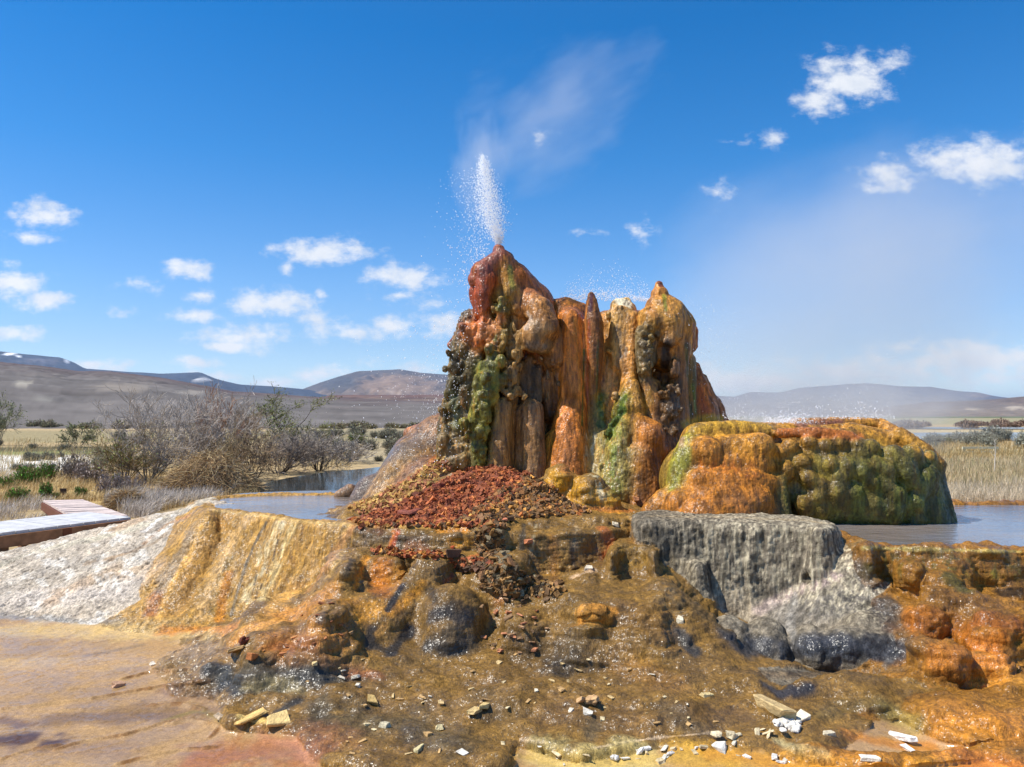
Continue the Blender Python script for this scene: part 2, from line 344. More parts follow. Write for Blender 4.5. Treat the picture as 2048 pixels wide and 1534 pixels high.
T = [
 # left pool terrace: fluted orange wall
 Slab('orange', .78, '408,1024 440,1020 500,1028 560,1036 640,1043 700,1047 780,1051 860,1053 1000,1052', [(.1,6.3),(.1,7.6),(-1.0,8.1),(-1.9,8.3),(-2.9,8.05),(-2.98,7.4)],
      ((0,0),(.06,.02),(.3,.13),(.6,.3),(.8,.52)), .06, .022, 9, lx, dish=.055, kt=.07),
 Ridge('white', [(-2.8,7.5,.79),(-3.5,7.75,.64),(-4.35,7.85,.43),(-5.3,8.0,.18),(-6.3,8.1,.04)], 1.62, 1.35, .1),
 # middle
 Slab('central', .80, '960,1052 1000,1050 1020,1038 1080,1033 1150,1035 1200,1039 1285,1036', [(1.2,6.3),(1.2,7.6),(-.6,7.6),(-.6,6.3)],
      ((0,0),(.08,.02),(.5,.07),(.8,.3)), .05, .02, 8, kt=.05),
 Slab('central', .62, '690,1132 742,1108 800,1105 880,1110 960,1116 1000,1118 1030,1130', [(.0,5.9),(-1.2,5.9)], ((0,0),(.06,.03),(.3,.12),(.62,.4)), .05, .02, 7, kt=.08),
 Slab('central', .43, '1000,1160 1080,1190 1180,1200 1250,1205', [(.8,5.9),(-.1,5.9)], ((0,0),(.1,.06),(.43,.4)), .08, .02, 6, kt=.06),
 Slab('central', .68, '1225,1098 1250,1088 1290,1089 1312,1100', [(1.05,5.95),(.75,5.95)], ((0,0),(.2,.02),(.6,.1)), .05, .008, 6, kt=.08),
 Slab('central', .52, '1172,1152 1200,1143 1250,1141 1300,1146 1325,1162', [(1.1,5.9),(.55,5.9)], ((0,0),(.1,.05),(.3,.22),(.52,.55)), .07, .008, 5, kt=.12),
 Slab('grey', .57, '1268,1120 1320,1117 1360,1119 1400,1126', [(1.42,5.9),(.9,5.9)], ((0,0),(.3,.06),(.57,.14)), .04, .012, 12, kt=.06),
 Slab('central', .27, '740,1250 860,1222 960,1235 1080,1243 1200,1250 1330,1256 1400,1275', [(1.2,6.0),(-1.0,6.0)], ((0,0),(.05,.1),(.15,.5),(.22,.95),(.28,1.15)), .14, .03, 4, kt=.07),
 Slab('central', .055, '372,1338 430,1312 480,1296 700,1290 1300,1290 1700,1400 1640,1502 1540,1495 1440,1464 1330,1476 1250,1487 1150,1503 1040,1478 1010,1520 900,1545 660,1520 600,1452 470,1440 455,1400 390,1370', [], ((0,0),(.03,.02),(.08,.03)), .03, .02, 6, kt=.04),
 Ridge('central', [(-1.05,5.75,.60),(-1.5,5.6,.36),(-1.95,5.45,.14),(-2.2,5.3,.03)], .75, 1.5, .08),
 Ridge('central', [(-.85,5.3,.42),(-1.0,5.05,.28),(-1.3,4.85,.08)], .5, 1.6, .06),
 Slab('central', .45, '640,1222 700,1198 760,1190 840,1178 920,1172 1000,1165 1080,1180 1160,1202 1240,1208 1320,1212', [(1.1,6.0),(-1.1,6.0)], ((0,0),(.05,.03),(.15,.10),(.45,.34)), .06, .05, 5, kt=.09, warp=.06),
 Slab('central', .30, '520,1282 600,1264 700,1252 800,1240 900,1232 1000,1240 1100,1252 1200,1254 1300,1258 1385,1268', [(1.2,5.9),(-1.6,5.8)], ((0,0),(.04,.03),(.13,.11),(.30,.28)), .06, .05, 5, kt=.08, warp=.06),
 Slab('central', .17, '440,1314 520,1308 620,1312 720,1310 850,1303 980,1300 1100,1312 1220,1320 1340,1322 1440,1338 1505,1352', [(1.3,5.7),(-1.8,5.6)], ((0,0),(.03,.03),(.08,.10),(.17,.26)), .06, .05, 5, kt=.06, warp=.06),
 Slab('central', .095, '405,1348 500,1362 620,1374 760,1370 900,1366 1050,1372 1200,1384 1350,1388 1500,1402 1600,1412', [(1.5,5.4),(-1.9,5.4)], ((0,0),(.02,.03),(.05,.10),(.09,.2)), .05, .06, 5, kt=.04, warp=.06),
 Blob('central', '905,1235,5.14,64 900,1270,5.06,58', .1), Blob('central', '805,1215,5.22,36 770,1255,5.1,42 735,1290,5.0,36', .08), Blob('central', '985,1178,5.4,50', .09), Blob('central', '865,1150,5.52,42 840,1185,5.35,36', .08),
 Blob('central', '745,1150,5.68,44 770,1160,5.63,48', .08, .9), Blob('central', '1050,1275,5.0,48', .1), Blob('central', '1175,1310,4.9,70', .1, .7), Blob('central', '1330,1215,5.15,52 1420,1295,4.9,48 1480,1350,4.75,40', .08, .8),
 Blob('central', '620,1255,5.42,50 560,1275,5.38,50', .1), Blob('central', '1040,1400,4.4,90 1180,1425,4.3,80', .12, .35), Blob('central', '1290,1300,4.92,54', .09),
 Blob('central', '680,1420,4.35,90 640,1440,4.25,60', .06, .5), Blob('central', '900,1420,4.4,130', .15, .25),
 Blob('central', '1340,1430,4.25,110', .12, .35), Blob('central', '540,1370,4.75,90 700,1350,4.8,80', .12, .3),
 # rubble heap body
 Ridge('central', [(-.5,6.95,1.10),(-.1,7.0,1.12),(.1,7.0,1.06)], 1.2, 1.0, .05, .74),
 # grey crusted terrace with its skirt
 Slab('grey', .84, '1278,1038 1350,1040 1450,1043 1560,1046 1610,1050 1645,1056', [(2.24,5.55),(2.3,5.75),(2.2,6.0),(1.9,6.2),(1.4,6.35),(1.0,6.3)],
      ((0,0),(.05,.03),(.3,.06),(.5,.09),(.84,.2)), .03, .022, 24, kt=.03, warp=.05),
 Ridge('grey', [(2.16,5.72,.62),(1.85,5.6,.36),(1.5,5.55,.14)], .85, 1.1, .06),
 Ridge('grey', [(2.26,5.62,.76),(2.32,5.38,.70),(2.40,5.12,.47),(2.42,4.9,.25),(2.38,4.72,.10)], .6, 1.25, .05),
 Blob('grey', '1460,1275,5.05,42 1475,1320,4.95,40', .04), Blob('grey', '1530,1275,5.05,40 1540,1310,4.95,40', .04), Blob('grey', '1370,1270,5.05,40 1380,1290,5.0,36', .05),
 Blob('grey', '1620,1290,4.95,40 1640,1310,4.85,40', .04), Blob('grey', '1690,1300,4.85,46 1760,1310,4.85,46', .04), Blob('grey', '1730,1265,5.0,40', .05),
 Blob('grey', '1560,1385,4.55,60 1480,1370,4.6,40 1620,1380,4.6,45', .06, .7), Blob('central', '1720,1410,4.4,90 1640,1400,4.4,60', .06, .6), Blob('central', '1850,1420,4.35,90', .08, .5),
 # right pool terrace and its lobes
 Slab('right', .735, '1728,1094 1745,1092 1780,1091 1850,1095 1950,1097 2060,1098', [(4.6,5.15),(6.5,5.2),(6.5,7.9),(5.2,7.85),(3.6,7.9),(1.2,7.7),(1.2,6.3),(2.2,6.2)],
      ((0,0),(.08,.02),(.35,.06),(.75,.3)), .05, .02, 7, dish=.06, kt=.05),
 Slab('right', .46, '1800,1195 1840,1188 1900,1200 1950,1218 2060,1225', [(5,4.9),(6.5,5.1),(6.5,5.6),(2.5,5.6)], ((0,0),(.06,.05),(.2,.12),(.46,.22)), .08, .03, 5, kt=.08),
 Slab('right', .31, '1825,1272 1870,1262 1960,1255 2060,1262', [(4.7,4.75),(6.5,4.9),(6.5,5.4),(2.5,5.4)], ((0,0),(.06,.05),(.2,.12),(.31,.2)), .07, .03, 5, kt=.08),
 Slab('right', .17, '1815,1345 1900,1340 1980,1352 2060,1372', [(4.2,4.4),(6.5,4.6),(6.5,5.3),(2.3,5.3)], ((0,0),(.05,.04),(.17,.18)), .08, .03, 5, kt=.07),
 Slab('right', .06, '1700,1430 1800,1420 1880,1405 1960,1392 2060,1396 2060,1520 1960,1502 1860,1510 1750,1516 1690,1500', [(5,3.8),(6.5,4.2),(6.5,4.6),(3.2,4.6)], ((0,0),(.05,.04),(.1,.06)), .08, .03, 4, kt=.05),
 Blob('right', '1880,1222,4.95,45 1960,1245,4.9,50', .07), Blob('right', '1850,1250,4.85,40', .06), Blob('right', '1980,1290,4.65,55 2040,1280,4.7,50', .07), Blob('right', '1880,1325,4.5,50 1850,1310,4.55,36', .06),
 Blob('right', '1930,1440,4.1,110 2020,1450,4.05,100', .12, .4), Blob('right', '1960,1330,4.5,26 2000,1335,4.45,26', .04),
 Blob('right', '1900,1155,5.2,40 1890,1190,5.1,46', .06), Blob('right', '1820,1150,5.2,30', .06),
 # yellow mounds by the towers
 Blob('central', '1120,968,6.75,34 1135,972,6.75,28', .04), Blob('central', '1180,995,6.65,45 1215,1010,6.6,26', .05), Blob('central', '1080,985,6.7,30', .05),
]
SUBT = [  # cavities under the grey lip and in the right wall
 Blob('grey', '1480,1160,5.47,6 1530,1152,5.45,9 1560,1166,5.44,8 1600,1160,5.44,10 1640,1150,5.45,9 1662,1138,5.48,8', .02),
 Blob('grey', '1555,1165,5.42,14 1560,1180,5.42,10', .02),
 Blob('right', '1990,1185,5.02,20 2020,1190,5.0,26 2080,1190,5.0,30', .03),
]
VS = .0108
tx = np.arange(-5.9, 5.9, VS, dtype=np.float32); ty = np.arange(2.6, 8.95, VS, dtype=np.float32); tz = np.arange(-.4, 1.2, VS, dtype=np.float32)
def base_h(x, y): return (-.36*sstep(7.3, 8.4, y)+0*x).astype(np.float32)
X2, Y2 = np.meshgrid(tx, ty, indexing='ij')
FT = np.empty((len(tx), len(ty), len(tz)), np.float32)
FT[:] = tz[None, None, :]-base_h(X2, Y2)[:, :, None]
for s in T+SUBT:
    i0, i1 = np.searchsorted(tx, s.bb[:2]); j0, j1 = np.searchsorted(ty, s.bb[2:])
    if i1-i0 < 2 or j1-j0 < 2: continue
    q = s.f2(X2[i0:i1, j0:j1], Y2[i0:i1, j0:j1]); sub = FT[i0:i1, j0:j1]
    st = 64
    for a in range(0, i1-i0, st):
        f = s.f3(tuple(c[a:a+st] for c in q), tz)
        sub[a:a+st] = smax(sub[a:a+st], -f, s.k) if s in SUBT else smin(sub[a:a+st], f, s.k)
TV, TQ = surface_nets(FT, (tx[0], ty[0], tz[0]), VS); del FT
log('terrain', len(TV), len(TQ))
TN = normals(TV, TQ)
print('up share', (TN[:, 2] > 0).mean())
def owners(V):
    x, y, z = [V[:, i].astype(np.float32) for i in range(3)]
    best = (z-base_h(x, y)-.012); own = np.zeros(len(V), np.int32)
    for s in T:
        f = s.f3(s.f2(x, y), z)
        if s.owner == 'bed': continue
        m = f < best; best = np.where(m, f, best); own[m] = OWN.index(s.owner)
    return own
TO = owners(TV)
log('owners')
x, y, z = TV.T
steep = 1-np.abs(TN[:, 2])
# surface relief: flow flutes on walls, ripples and knobs elsewhere
amp = np.array([.002, .016, .012, .010, .014, .013])[TO]
flute = fbm(x*22, y*22, z*3.5, 3, 11)-.5
lump = fbm(x*9, y*9, z*9, 4, 21)-.5
fine = fbm(x*45, y*45, z*45, 2, 31)-.5
wor = worley(x*26, y*26, z*26, 41)-.45
ripple = np.abs(fbm(x*7, y*16, z*10, 4, 51)-.5)
disp = amp*(1.3*flute*sstep(.25, .7, steep)+2.0*lump+.9*fine)
disp += np.where(TO == 1, -.006*wor+.012*(np.abs(lump)*-2+.25), 0)
disp += np.where(TO == 4, -.012*wor*sstep(.3, .8, steep)+.016*flute*sstep(.4, .8, steep), 0)
disp += np.where(TO == 5, -.010*wor, 0)+np.where((TO == 3) & (steep < .3), -.02*ripple*1.2+.004, 0)
disp += np.where(TO == 0, -.012*np.clip(.06-ripple, 0, 1)/.06*0+.006*np.clip(.03-ripple, 0, 1)/.03*(x < -.2), 0)
cen = ((TO == 3) | (TO == 5)).astype(float); wallw = sstep(.05, .35, steep)
zn = z+.10*(fbm(x*2.2, y*2.2, 0, 3, 55)-.5)+.03*lump
fr = (zn/.085) % 1; lob = P(885, 1235, 5.05); lob2 = P(770, 1255, 5.05); dl = np.minimum(np.sqrt(((TV-lob)**2).sum(1)), np.sqrt(((TV-lob2)**2).sum(1))+.1); cen = cen*(.2+.8*sstep(.25, .5, dl))
disp += cen*.013*sstep(.03, .16, steep)*(1-.8*sstep(.45, .75, steep))*(1-.8*sstep(.5, .6, z))*(sstep(0, .75, fr)*(1-sstep(.8, 1, fr))-.45)
fr2 = (zn/.027+.3) % 1; disp += cen*sstep(.02, .2, steep)*.0035*(sstep(0, .7, fr2)*(1-sstep(.8, 1, fr2))-.45)
wx = x+.05*lump; w1 = worley(wx*4.2, y*6.5, z*9+lump, 57); w2 = worley(wx*13, y*13, z*15, 58)
disp += cen*(.060*(.62-w1)*sstep(.0, .25, steep+.2)*(1-.75*sstep(.55, .85, steep))+.018*(.55-w2))
disp += np.where(TO == 4, .010*(.55-w2)+.010*(fbm(x*60, y*60, z*5, 3, 59)-.5)*sstep(.4, .8, steep), 0)
disp += np.where(TO == 2, .012*(.55-w2)*(1-steep)+.012*(fbm((x+.4*z)*40, y*12, z*4, 3, 60)-.5), 0)
disp += np.where(TO == 1, .018*np.floor(fbm(x*7, y*7, z*9, 3, 63)*7)/7*2.2-.018+.004*(.5-w2), 0)
TV = TV+TN*disp[:, None]
# ================================================================ TOWERS AND GREEN MOUND (capsule clusters)
def build(prims, vs, subs=(), k0=.05, pad=.06):
    """prims: (spec, hex colour, k, lumps) ; returns verts, quads, colours, lump weight"""
    bl = [(Blob('', p[0], p[2] if len(p) > 2 else k0), lin(p[1]), p[3] if len(p) > 3 else 0) for p in prims]
    lo = np.min([np.min([c-r for c, r in b.n], 0) for b, _, _ in bl], 0)-pad; hi = np.max([np.max([c+r for c, r in b.n], 0) for b, _, _ in bl], 0)+pad
    ax = [np.arange(lo[i], hi[i], vs, dtype=np.float32) for i in range(3)]
    Fd = np.full([len(a) for a in ax], .3, np.float32)
    def reg(b):
        a = np.array([c for c, r in b.n]); m = max(r for c, r in b.n)+.16
        return [slice(*np.searchsorted(ax[i], (a[:, i].min()-m, a[:, i].max()+m))) for i in range(3)]
    for b, c, l in bl:
        s = reg(b); xx, yy, zz = ax[0][s[0]][:, None, None], ax[1][s[1]][None, :, None], ax[2][s[2]][None, None, :]
        f = b.f3((np.broadcast_to(xx, (xx.shape[0], yy.shape[1], 1)), np.broadcast_to(yy, (xx.shape[0], yy.shape[1], 1))), zz)
        Fd[tuple(s)] = smin(Fd[tuple(s)], f, b.k)
    for sp, k in subs:
        b = Blob('', sp, k); s = reg(b); xx, yy, zz = ax[0][s[0]][:, None, None], ax[1][s[1]][None, :, None], ax[2][s[2]][None, None, :]
        f = b.f3((np.broadcast_to(xx, (xx.shape[0], yy.shape[1], 1)), np.broadcast_to(yy, (xx.shape[0], yy.shape[1], 1))), zz)
        Fd[tuple(s)] = smax(Fd[tuple(s)], -f, k)
    V, Q = surface_nets(Fd, [a[0] for a in ax], vs)
    ds = np.stack([b.f3((V[:, 0], V[:, 1]), V[:, 2]) for b, _, _ in bl], 1)
    ds = ds+.05*(fbm(V[:, 0]*20, V[:, 1]*20, V[:, 2]*7, 3, 77)-.5)[:, None]*np.sin(np.arange(ds.shape[1])*2.4)[None, :]
    w = np.exp(-(ds-ds.min(1)[:, None])/.026); w /= w.sum(1)[:, None]
    return V, Q, w@np.array([c for _, c, _ in bl]), w@np.array([float(l) for _, _, l in bl])
Y0 = 7.35
TWR = {}
prng = random.Random(21)
def popcorn(spec, n, sx, r0, r1, cols, k=.018, lump=.5):
    pp = pts(spec); out = []
    for i in range(n):
        t = prng.random()*(len(pp)-1); a = int(t); f = t-a; q = [pp[a][j]+(pp[a+1][j]-pp[a][j])*f for j in range(3)]; r = math.exp(prng.uniform(math.log(r0), math.log(r1)))
        x, y_, Y = q[0]+prng.gauss(0, sx), q[1]+prng.gauss(0, 4), q[2]+prng.gauss(0, .02)
        out.append(('%f,%f,%f,%f %f,%f,%f,%f' % (x, y_, Y, r, x+prng.gauss(0, 2), y_+r*.7, Y, r*.8), prng.choice(cols), k, lump))
    return out
BR, OR, RD, GR, DG, OL, TN_, GY, PK = 'a0662c', 'c47a2e', '9a3a1e', '8f9438', '3d4526', '9a8a34', 'b08a58', '74695c', 'b08070'
TWR['left'] = build([
 ('1010,680,7.95,70 1010,800,7.95,105 1000,980,7.95,140', BR), ('1070,780,7.85,45 1080,980,7.85,80', BR),
 ('998,503,7.50,14 1004,530,7.52,30 1020,570,7.6,48 1050,620,7.7,62 1075,690,7.7,55 1090,790,7.75,45', 'a8622c', .05),
 ('1000,512,7.46,14 965,545,7.4,24 952,560,7.4,17', '8a4630', .04), ('975,560,7.38,22 965,590,7.36,20 968,620,7.38,20', '96441f', .03), ('950,585,7.42,14 958,610,7.4,14', '843c24', .02),
 ('975,645,7.36,18 985,665,7.34,20 990,690,7.34,15', 'b8622e', .03, 1), ('945,668,7.4,24 960,690,7.38,22', 'b06a34', .03, 1), ('1000,640,7.42,18 1005,660,7.42,20', 'c4803e', .03, 1),
 ('1005,530,7.45,16 1020,585,7.42,26 1000,590,7.42,20', '94732c', .03),
 ('940,640,7.48,22 925,690,7.5,24 918,760,7.5,24 912,820,7.5,30 905,880,7.5,34 905,970,7.5,40', '5d5334', .04, 1.2), ('905,690,7.6,10 915,680,7.6,12', '8a4f48', .03, .6),
 ('950,720,7.4,24 940,790,7.42,26 935,850,7.42,24', '4a4a2c', .03, 1.3), ('920,865,7.38,20 915,890,7.36,18', 'a08a68', .03, .8), ('930,915,7.34,20 925,900,7.34,15', 'ab8f6c', .03, .8),
 ('990,705,7.30,14 985,735,7.28,14 990,770,7.3,12', '8a8638', .03, .8), ('968,735,7.28,14 966,770,7.26,17 960,790,7.28,15', '5c6e34', .03, .8),
 ('960,800,7.26,17 955,835,7.24,20 962,860,7.26,16', '7c8036', .03, .8), ('958,880,7.26,16 955,910,7.26,17 955,950,7.28,20', '6c7a30', .03, .8), ('985,790,7.3,12 985,850,7.32,14', '6a6f34', .03, .8),
 ('1078,622,7.36,30 1085,655,7.32,34 1065,670,7.30,32', 'a47440', .05), ('1065,682,7.27,24 1045,680,7.3,16 1085,690,7.3,20', '8f7a5a', .03), ('1100,670,7.45,26 1110,720,7.45,24', '9c6a38', .05),
 ('1040,615,7.44,28 1060,605,7.42,26', 'a86e3a', .05),
 ('1020,600,7.42,12 1010,625,7.4,12', '8e7a3c', .02, 1.2), ('1030,640,7.42,12 1040,655,7.4,12 1050,640,7.42,10', 'b08a58', .02, 1.5), ('1020,665,7.38,12 1030,675,7.36,11', 'a98a5c', .02, 1.5), ('1002,675,7.34,13 998,700,7.32,12', '7d7a3a', .02, 1.2),
 ('1025,690,7.38,16 1026,740,7.37,15 1020,800,7.33,17', '8c6c44', .04),
 ('1065,765,7.38,9 1068,780,7.36,10', '8a7a66', .02), ('1045,730,7.42,10 1048,790,7.42,10', '54402e', .02), ('1075,740,7.44,10 1075,800,7.44,10', '6a5644', .02), ('1058,720,7.46,12 1060,800,7.46,12', '3d3024', .03),
 ('1005,815,7.26,22 1001,870,7.24,24 997,960,7.2,27', '9c7342', .03), ('1040,825,7.32,14 1041,960,7.28,18', '8a5f2c', .03), ('1063,818,7.3,23 1065,870,7.28,25 1067,960,7.24,27', '8c6c4c', .03), ('980,870,7.32,14 978,960,7.28,18', 'a98a62', .03), ('1090,900,7.35,16 1092,960,7.3,22', '9a6a2c', .04),
 ('1110,720,7.5,24 1122,780,7.52,22 1118,840,7.55,18 1100,890,7.55,14', '7c5230', .04), ('1095,760,7.5,14 1100,830,7.52,14', '6a4a30', .03),
 ]+popcorn('1045,650,7.32 1028,690,7.28 1026,740,7.26 1020,800,7.2', 110, 11, 4, 10, ['a98a5c', '94744a', '8c7048', 'b09466', '7c603c', '64492c'])
 +popcorn('1000,600,7.33 1002,650,7.28 1000,700,7.25', 44, 6, 4, 9, ['8e7a3c', '6a6428', 'a08a48', '4c4a20'])+popcorn('992,700,7.22 988,760,7.21 972,760,7.18 962,800,7.16 958,860,7.16 957,930,7.17', 130, 10, 5, 13, ['6f6e2c', '5c6428', '4a5826', '85803a', '7c7a36', '3e4a22'])
 +popcorn('932,690,7.38 922,760,7.37 915,850,7.34 908,920,7.3', 170, 14, 4, 12, ['5d5334', '4a4a2c', '6a5c3c', '3d4526', '74644a', '8a7a58', '3a3824'])+popcorn('905,880,7.28 925,905,7.26 900,940,7.26', 40, 13, 6, 14, ['a08a68', '8c7454', '6a5c40', 'b09a78'])
 +popcorn('950,650,7.33 985,690,7.28', 50, 15, 4, 10, ['b0622e', 'c4803e', 'a4542a', 'b87038'])+popcorn('1075,720,7.36 1078,800,7.36', 40, 12, 3, 8, ['4a3826', '3d3024', '6a5644', '8a7a66'])+popcorn('985,850,7.27 982,940,7.25', 30, 6, 4, 8, ['a98a62', '8a6c44', '74603c']), .0085, [('1072,735,7.32,20 1075,790,7.34,18', .03), ('1045,650,7.3,16', .03), ('972,640,7.28,5 980,620,7.3,5', .02)])
TWR['ridge'] = build([
 ('1150,680,8.0,60 1180,780,8.0,100 1190,980,8.0,150', BR), ('1245,700,7.95,45 1260,980,7.9,110', BR),
 ('1095,612,7.75,14 1130,620,7.7,26 1160,625,7.7,20', 'c07c38', .05), ('1135,640,7.66,36 1138,700,7.6,38', 'c07a34', .05), ('1160,660,7.55,22 1165,720,7.5,20', 'b5752c', .04),
 ('1140,640,7.5,24 1142,720,7.46,26 1146,800,7.42,30 1136,880,7.35,40 1131,970,7.29,48', 'c47a30', .06), ('1105,880,7.35,18 1098,960,7.3,20', 'b5812c', .03), ('1160,800,7.45,14 1162,960,7.36,20', 'a06228', .03),
 ('1182,590,7.48,7 1183,605,7.47,12 1186,640,7.44,18 1187,700,7.42,18 1186,770,7.42,14 1182,860,7.42,9', '7a5230', .02), ('1196,650,7.5,12 1198,720,7.5,14 1190,800,7.5,10', '8a5c30', .02),
 ('1172,690,7.54,10 1168,800,7.5,12', 'a8701f', .02), ('1212,650,7.7,18 1215,720,7.62,20 1225,800,7.5,26 1215,870,7.42,30', 'c48a4c', .04), ('1200,780,7.5,14 1190,860,7.4,22 1185,970,7.3,34', 'a08a4c', .04), ('1210,880,7.34,26 1215,980,7.26,34', 'a49466', .04, .6),
 ('1236,612,7.65,15 1250,610,7.65,16 1260,618,7.65,13', 'c4a468', .03, .8), ('1245,640,7.62,30 1242,680,7.58,28 1245,730,7.5,24', 'a58050', .05, .4), ('1215,650,7.75,30 1275,650,7.75,30', '9c6c34', .05), ('1268,640,7.54,18 1262,720,7.46,22 1258,780,7.42,20', 'b07c3c', .03, .6),
 ('1262,750,7.36,6 1262,775,7.34,20 1258,815,7.3,32', 'b0802f', .03, .3), ('1252,800,7.28,16 1240,830,7.26,18', '8a8c30', .03, .6), ('1290,800,7.4,22 1300,850,7.36,26', '94642c', .03),
 ('1270,850,7.24,28 1295,875,7.2,38 1310,900,7.2,30', 'a2692a', .05), ('1250,850,7.2,18 1235,900,7.16,26 1240,985,7.08,34', '8c8444', .04, .7), ('1280,920,7.16,40 1285,1010,7.1,48', '8c5c2a', .04, .3), ('1220,945,7.12,22 1225,1000,7.05,28', 'a09460', .04, .7),
 ]+popcorn('1205,790,7.42 1202,850,7.36', 20, 5, 4, 8, ['5a6a24', '6f7c2c', '48581e'])+popcorn('1250,790,7.24 1235,840,7.2 1215,880,7.2', 26, 7, 4, 9, ['6a7028', '4e5a20', '7c7a34'])
 +popcorn('1235,900,7.1 1240,980,7.04', 50, 16, 4, 10, ['948a4c', '7c7638', 'a89a6c', '5f6430'])+popcorn('1270,950,7.08 1290,1000,7.03', 30, 16, 4, 9, ['7c5228', '8c5c2a', '5c4020'])+popcorn('1245,615,7.58 1242,700,7.5', 40, 12, 3, 7, ['b08a50', '8a7048', 'c4a468']), .0085, [])
TWR['right'] = build([
 ('1325,720,7.95,55 1325,850,7.95,90 1320,990,7.9,110', BR), ('1400,830,8.0,50 1410,950,8.0,90', 'a05a2a'),
 ('1318,569,7.5,8 1320,590,7.5,18 1324,620,7.5,34 1326,650,7.5,50 1330,690,7.6,52', 'b07a34', .05), ('1290,640,7.5,20 1285,690,7.5,18', 'a88044', .04),
 ('1345,625,7.45,28 1362,650,7.5,30 1368,690,7.55,24', 'a8803a', .04), ('1376,665,7.7,20 1380,690,7.7,16', '94502e', .04), ('1340,645,7.36,24 1345,670,7.34,18', 'a07632', .03, .4), ('1310,640,7.36,22 1300,655,7.34,16', '8c7440', .03, .8),
 ('1285,665,7.36,16 1288,720,7.34,17 1290,760,7.36,14', '5d5342', .03, .6), ('1305,670,7.38,12 1306,720,7.38,12', '3e382c', .03, .5), ('1320,690,7.42,11', '8a8280', .02),
 ('1340,672,7.34,15 1336,682,7.32,14', '605a5e', .03, .4), ('1345,730,7.34,15 1345,745,7.32,13', '5d442c', .03, .5), ('1362,700,7.45,18 1358,780,7.45,20 1356,850,7.42,24', '84603c', .04),
 ('1378,720,7.6,14 1376,800,7.58,16 1378,860,7.55,18', '5f5a34', .03), ('1342,780,7.32,14 1340,820,7.3,20', '4a3a26', .03, .8), ('1300,780,7.4,26 1302,840,7.36,30 1315,900,7.3,36', '8a5f2c', .04), ('1335,840,7.34,20 1335,900,7.3,28', '6a553c', .03), ('1360,860,7.36,20 1362,920,7.3,26', 'a08060', .03),
 ('1388,735,7.75,12 1396,775,7.72,22 1405,820,7.7,30 1412,880,7.7,36', 'b06a2c', .04), ('1405,760,7.8,12 1425,820,7.8,18 1440,870,7.8,22', '8a5a34', .03),
 ]+popcorn('1290,660,7.28 1292,740,7.28', 44, 10, 3, 7, ['5d5342', '48423a', '74664c', '8a7a50'])+popcorn('1340,770,7.26 1338,880,7.24', 36, 12, 3, 8, ['5c4630', '4a3a26', '6a553c'])+popcorn('1300,620,7.4 1350,650,7.36', 30, 14, 4, 8, ['a8803a', '9c7434', 'b88a40']), .0085, [('1327,700,7.34,14 1330,725,7.33,16 1325,745,7.34,15', .03)])
gn = [(x_*1/2.667+1280, y_/2.667+780, r/2.667) for x_, y_, r in [(990,300,55),(800,300,50),(1060,280,60),(1150,300,60),(1010,400,55),(900,470,55),(870,385,50),(1100,405,60),(1185,430,65),(1230,490,60),(1060,470,60),(955,500,55),(1040,540,75),(1130,550,65),(940,565,60),(870,610,60),(960,635,50),(1255,400,55),(1310,425,60),(1400,390,65),(1425,440,65),(1520,455,75),(1480,500,65),(1350,560,75),(1330,630,75),(1460,590,60),(1470,690,75),(1570,600,36),(1610,640,34),(1650,690,34),(1600,690,40),(1350,350,65),(1450,345,65),(1540,360,45),(750,335,45),(780,420,45),(690,400,40),(1240,610,55),(1180,340,55),(1560,520,40),(620,300,50),(640,360,45),(1655,720,26),(1690,715,22),(1300,510,60),(900,280,50),(1230,310,55)]]
def gcol(px, py):
    t = (py-880)/160; u = np.clip((px-1490)/230, 0, 1)
    c = lin('b07028')*(1-u)+lin('8a6a2c')*u
    c = c*(1-np.clip(t*1.6+.35, 0, 1)*u)+lin('5a5a28')*np.clip(t*1.6+.35, 0, 1)*u
    c = np.where(c <= .0031308, c*12.92, 1.055*np.maximum(c, 1e-6)**(1/2.4)-.055)
    return '%02x%02x%02x' % tuple(int(255*min(1, q)) for q in c)
mound = [('1400,885,6.75,40 1700,885,6.95,40 1800,895,6.9,30', 'b07a30', .05), ('1400,960,6.75,80 1700,960,7.0,100 1780,985,6.95,90', '8a6a2c', .05)]
mound += [('1560,930,6.62,40 1700,935,6.62,50 1820,940,6.66,40', '6a6030', .06), ('1600,1000,6.62,50 1740,1005,6.62,60 1830,1010,6.66,40', '55582c', .06)]
